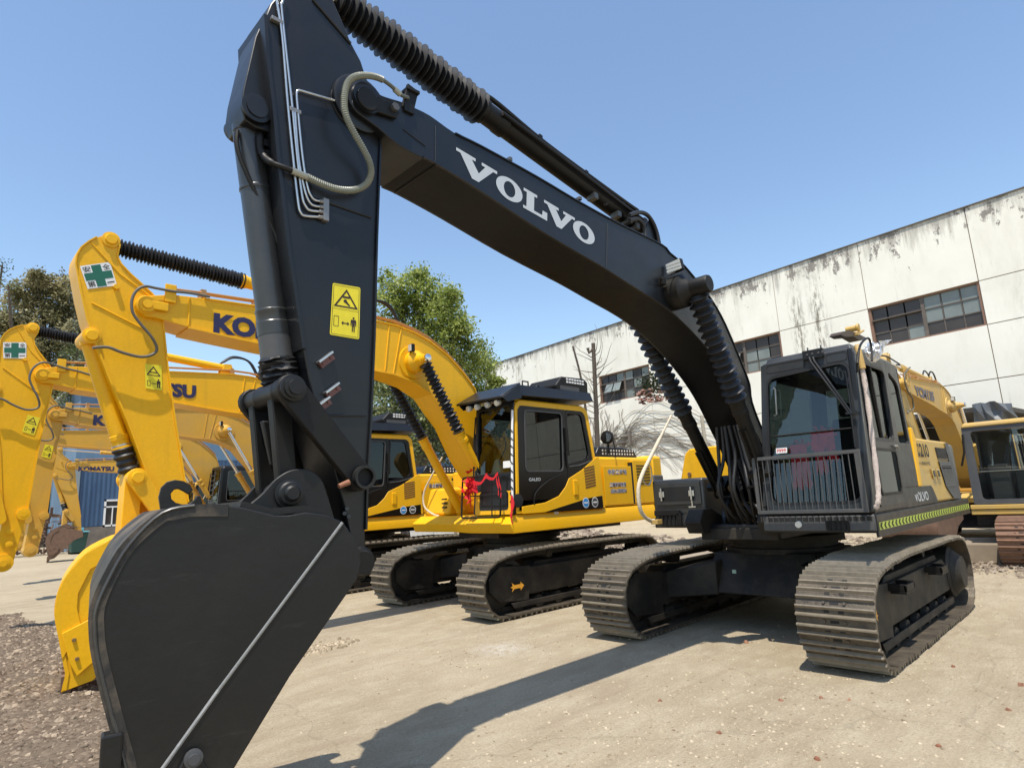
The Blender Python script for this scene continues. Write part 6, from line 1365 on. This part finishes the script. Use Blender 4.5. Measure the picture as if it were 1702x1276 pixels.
    g = G(); pz = [(x, z+.085) for x, z in up[3:14]]; g.tube([Vector((x, .12, z)) for x, z in pz], .014, 6).tube([Vector((x, .18, z)) for x, z in pz], .014, 6)
    for i in (1, 2, 4): g.box(pz[i][0]-.03, pz[i][0]+.03, .08, .22, pz[i][1]-.08, pz[i][1]+.03)
    g.build('boom_pipes', plain('coppery_pipe', (.42, .22, .08), .4, .3), bo, 40)
    hp = tr2([(350, 492), (318, 486), (290, 483), (262, 478), (240, 476), (226, 484), (219, 500), (221, 520), (235, 540), (252, 560), (262, 578), (255, 588), (235, 592), (205, 585), (180, 576), (155, 577)], OY+KB+.05)
    G().tube(smooth_path([Vector((x, KB+(.02 if i < 4 else .05 if i < 10 else .02), z)) for i, (x, z) in enumerate(hp)], 5), .0165, 8).build('hose', plain('worn_grey_hose', (.11, .10, .08), .5, 0, .3, 60), st, 60)
    # bucket cylinder and linkage
    lk = Vector((k_link[0], 0, k_link[1])); pre = set(K.children)
    cylinder_unit(K, 'bucket_cylinder', (k_bc[0], 0, k_bc[1]), lk, .085, yel, .80, (4, .11, .09), y_eye=.14)
    sa = tr2([(262, 848)], OY+KS)[0]; sa = Vector((sa[0], 0, sa[1]))
    for s in (-1, 1):
        g = G(); link(g, lk, sa, .10, .08, s*.225, .025); g.build('guide_link', yel, K, 30, .006)
    G().lathe(lk-Vector((0, .27, 0)), lk+Vector((0, .28, 0)), [(0, .06), (.03, .09), (.95, .09), (.96, .06), (1, .055)], 24).build('link_pin', yel, K)
    if pose:
        for o in [st]+[c for c in K.children if c not in pre]:
            o.rotation_euler.y = -pose; P0 = Vector((k_piv[0], 0, k_piv[1])); o.location = P0-Matrix.Rotation(-pose, 3, 'Y')@P0
    if bucket:
        bl2 = Vector((lk.x+.02, 0, lk.z-.62)); g = G(); link(g, lk, bl2, .09, .08, 0, .12); g.build('bucket_link', yel, K, 30, .008)
        bcol = yel if bucket is True else bucket
        S3 = [(q.x-OX, q.z) for q in atl([(205, 888), (180, 897), (140, 920), (110, 955), (95, 985), (90, 1020), (97, 1060), (103, 1095), (108, 1118)], y=OY+.55)]
        x0 = S3[-1][0]; full = S3+[(x0+.02, .10), (x0-.22, .16), (x0-.85, .85), (KBP[0]-.1, KBP[1]-.12), (KBP[0]-.08, KBP[1]+.12), (KBP[0]+.4, KBP[1]+.25)]
        bu = G().prism(full, .52, .55).prism(full, -.55, -.52).build('bucket', bcol, K, 20, .006); C0 = Vector((S3[5][0], .55, 0)); bu.rotation_euler.z = -.17; bu.location = C0-Matrix.Rotation(-.17, 3, 'Z')@C0
        g = G(); strip(g, smooth2(S3, 3)+[(x0+.01, .12)], -.57, .56, .03, -1); strip(g, [full[-1], S3[0]], -.57, .56, .03, 1); g.build('back_shell', bcol, bu, 30)
        g = G(); rr_ = tr2([(138, 940), (160, 915)], OY+.56); q = tr2([(185, 925), (150, 945), (130, 985), (128, 1010), (135, 1040), (150, 1075), (160, 1100)], OY+.56)
        g.ext([Vector((x, .551, z)) for x, z in S3[1:8]]+[Vector((x, .551, z)) for x, z in q[::-1][2:]], (0, .016, 0)); g.build('wear_plate', bcol, bu, 20, .003)
        g = G(); q = tr2([(104, 1052), (150, 1027), (190, 1040), (180, 1075), (128, 1122), (116, 1100)], OY+.58); g.ext([Vector((x, .568, z)) for x, z in q], (0, .02, 0)); sc = g.build('side_cutter', bcol, bu, 20, .004)
        g = G()
        for u, v in ((124, 1062), (129, 1093), (152, 1050)):
            (x, z), = tr2([(u, v)], OY+.59); g.cyl((x, .58, z), (x, .61, z), .02, .016, 8)
        g.build('cutter_bolt', plain('worn_bolt', (.2, .13, .05), .6, .3), sc)
        for y in (-.5, -.25, 0, .25, .5):
            G().hexa([(x0-.1, y-.05, .24), (x0+.03, y-.05, .24), (x0+.03, y+.05, .24), (x0-.1, y+.05, .24), (x0-.02, y-.03, .0), (x0+.03, y-.03, .0), (x0+.03, y+.03, .0), (x0-.02, y+.03, .0)]).build('tooth', RUST if bucket is True else bcol, bu, 0, .006)
        g = G()
        for y in (-.2, .17): g.prism([(bl2.x+.35, 1.38), (bl2.x+.12, bl2.z+.05), (bl2.x, bl2.z+.1), (bl2.x-.12, bl2.z+.02), (bl2.x-.5, 1.35)], y, y+.03)
        g.build('ear_plate', bcol, bu, 25)
    return K

GRP = 'crawler excavators parked in a row'
make_yellow((OX, OY, 0), 'yellow excavator beside the black one, with red ribbon on its cab guard', GRP, bucket=True, visor=True, ribbon=True, und_rot=-.03,
            sign=[('\u4e2d\u5316\u5de5\u4e1a\u7ad9', 1.98, .10, .56, -.84), ('\u5de5\u7a0b\u673a\u68b0\u6709\u9650', 1.76, .09, .50, -.86), ('0554-2808506', 1.66, .08, .48, -.88)])
make_yellow((.41, -9.29, 0), 'second yellow excavator, bare stick end hanging, TSU of KOMATSU showing on its boom', GRP, visor=True, pose=.26,
            sign=[('\u5bcc\u58eb\u958b\u767c\u5de5\u696d', 1.98, .10, .58, -.84), ('\u6771\u4eac\u5de5\u696d\u682a\u5f0f', 1.76, .06, .44, -.90), ('\u5de5\u7a0b\u6a5f\u68b0', 1.67, .06, .36, -.96)], light=True)
make_yellow((-.42, -13.9, 0), 'third yellow excavator, chrome lift rods and white stickers on its narrow stick', GRP, boom_bellows=False, arm_bellows=False, light=True, yel=YEL3, pose=.24, cabp=BLK)
make_yellow((-.6, -18.6, 0), 'fourth yellow excavator, mostly hidden under the arched booms, with chrome lift rods', GRP, boom_bellows=False, arm_bellows=False, light=True, yel=YEL3, sticker=False, lamp=False, pose=.2, lettering='', cabp=BLK)
make_yellow((-3.2, -29.5, 0), 'distant yellow excavator with rusty bucket and KOMATSU boom before the blue shed', GRP, bucket=RUST, boom_bellows=False, arm_bellows=False, light=True, yel=YEL3, sticker=False, lamp=False, lw=1.35, lx=.42)
make_yellow((-12.3, .12, 0), 'dusty yellow excavator behind the black one, boom lettered YCM135, rusty ribbed bucket', GRP, bucket=RUST, boom_bellows=False, arm_bellows=False, light=True, yel=YEL2, shoe=RSHOE, scale=.87, lettering='YCM135', sticker=False, rail=False, pose=-.35).scale = (1.05, .87, .87)
# ---- wide yellow crawler with a clear cab front at the right edge
D = empty('yellow_crawler', (-8.2, 2.0, 0), 0, 'yellow crawler with wide clear cab front and rusty tracks at the right picture edge', 'crawler')
track(D, -.36, .36, RSHOE, UND, 0, -1, 44, True)
track(D, 1.55, .36, RSHOE, UND, 0, 1, 44, False)
carbody(D, 1.2, UND, w=.9).location = (0, .6, 0)
XF = 1.5
g = G().box(-1.9, XF+.05, -1.1, 1.5, 1.02, 1.10).build('bumper_rail', YEL2, D, 0, .01)
G().box(-1.9, XF+.03, -1.1, 1.5, .92, 1.01).build('lower_rail', YEL2, D, 0, .01)
G().box(-1.9, XF-.1, -1.05, 1.45, .72, .91).build('belly_plate', UND, D, 0, .01)
f = lambda y, z, d=0.: Vector((XF-.04*(z-1.1)+d, y, z))
y0, y1, zt = -1.04, 1.3, 2.60
cb = G().ring(rquad([f(y0, 1.11), f(y1, 1.11), f(y1, zt), f(y0, zt)], .05, 5), rquad([f(y0+.15, 1.2), f(y1-.1, 1.2), f(y1-.1, zt-.10), f(y0+.13, zt-.10)], .07, 5), (-.06, 0, 0)).build('cab_frame', GREY2, D, 30)
G().hexa([(-.2, y0, zt-.04), (XF-.02, y0, zt-.02), (XF-.02, y1, zt-.02), (-.2, y1, zt-.04), (-.2, y0+.05, zt+.10), (XF-.05, y0+.04, zt+.07), (XF-.05, y1, zt+.07), (-.2, y1, zt+.1)]).build('cab_roof', YEL2, D, 0, .03)
join_bits('windscreen', [[f(y0+.1, 1.15, -.03), f(y1-.05, 1.15, -.03), f(y1-.05, zt-.05, -.03), f(y0+.1, zt-.05, -.03)]], GLASSB, D)
w = G(); w.ring([(-.1, y0, 1.1), (-.1, y1, 1.1), (-.1, y1, zt), (-.1, y0, zt)], [(-.1, y0+.5, 1.75), (-.1, y1-.3, 1.75), (-.1, y1-.35, 2.45), (-.1, y0+.55, 2.45)], (.04, 0, 0))
for yy in (y0, y1-.04): w.ring([(-.1, yy, 1.1), (XF-.05, yy, 1.1), (XF-.1, yy, zt), (-.1, yy, zt)], [(.1, yy, 1.7), (XF-.25, yy, 1.7), (XF-.3, yy, 2.5), (.1, yy, 2.5)], (0, .04, 0))
w.box(-.1, XF-.05, y0, y1, 1.08, 1.14).build('cab_wall', plain('grey_cab_lining', (.10, .11, .115), .7), D, 0)
g = G(); g.box(.2, .75, .0, .65, 1.2, 1.6).hexa([(.2, -.02, 1.6), (.34, -.02, 1.6), (.34, .68, 1.6), (.2, .68, 1.6), (.1, .12, 2.3), (.2, .12, 2.3), (.2, .56, 2.3), (.1, .56, 2.3)]).box(.3, 1.0, -.4, -.1, 1.15, 1.7).box(.9, 1.3, -.75, -.45, 1.15, 1.85).tube([(1.1, -.5, 1.8), (1.0, -.4, 2.2)], .05); g.build('seat', plain('grey_seat', (.09, .095, .10), .7), D, 30, .05)
g = G(); g.tube([f(y0+.15, 1.72, -.12), f(y1-.1, 1.72, -.12)], .012, 6).tube([f(-.1, 1.72, -.12), f(-.1, 1.3, -.12)], .012, 6).tube([f(-.0, 1.72, -.12), f(-.0, 1.3, -.12)], .012, 6).tube([f(-.25, 1.3, -.12), f(.2, 1.3, -.12)], .012, 6); g.build('inner_rail', STEEL, D)
G().tube([f(y0+.02, 2.45, .06), f(y0+.0, 2.1, .08), f(y0-.08, 1.85, .05)], .02, 6).tube([f(y0, 2.3, .02), f(y0, 2.3, .09)], .015, 6).build('wiper', BLKM, D)
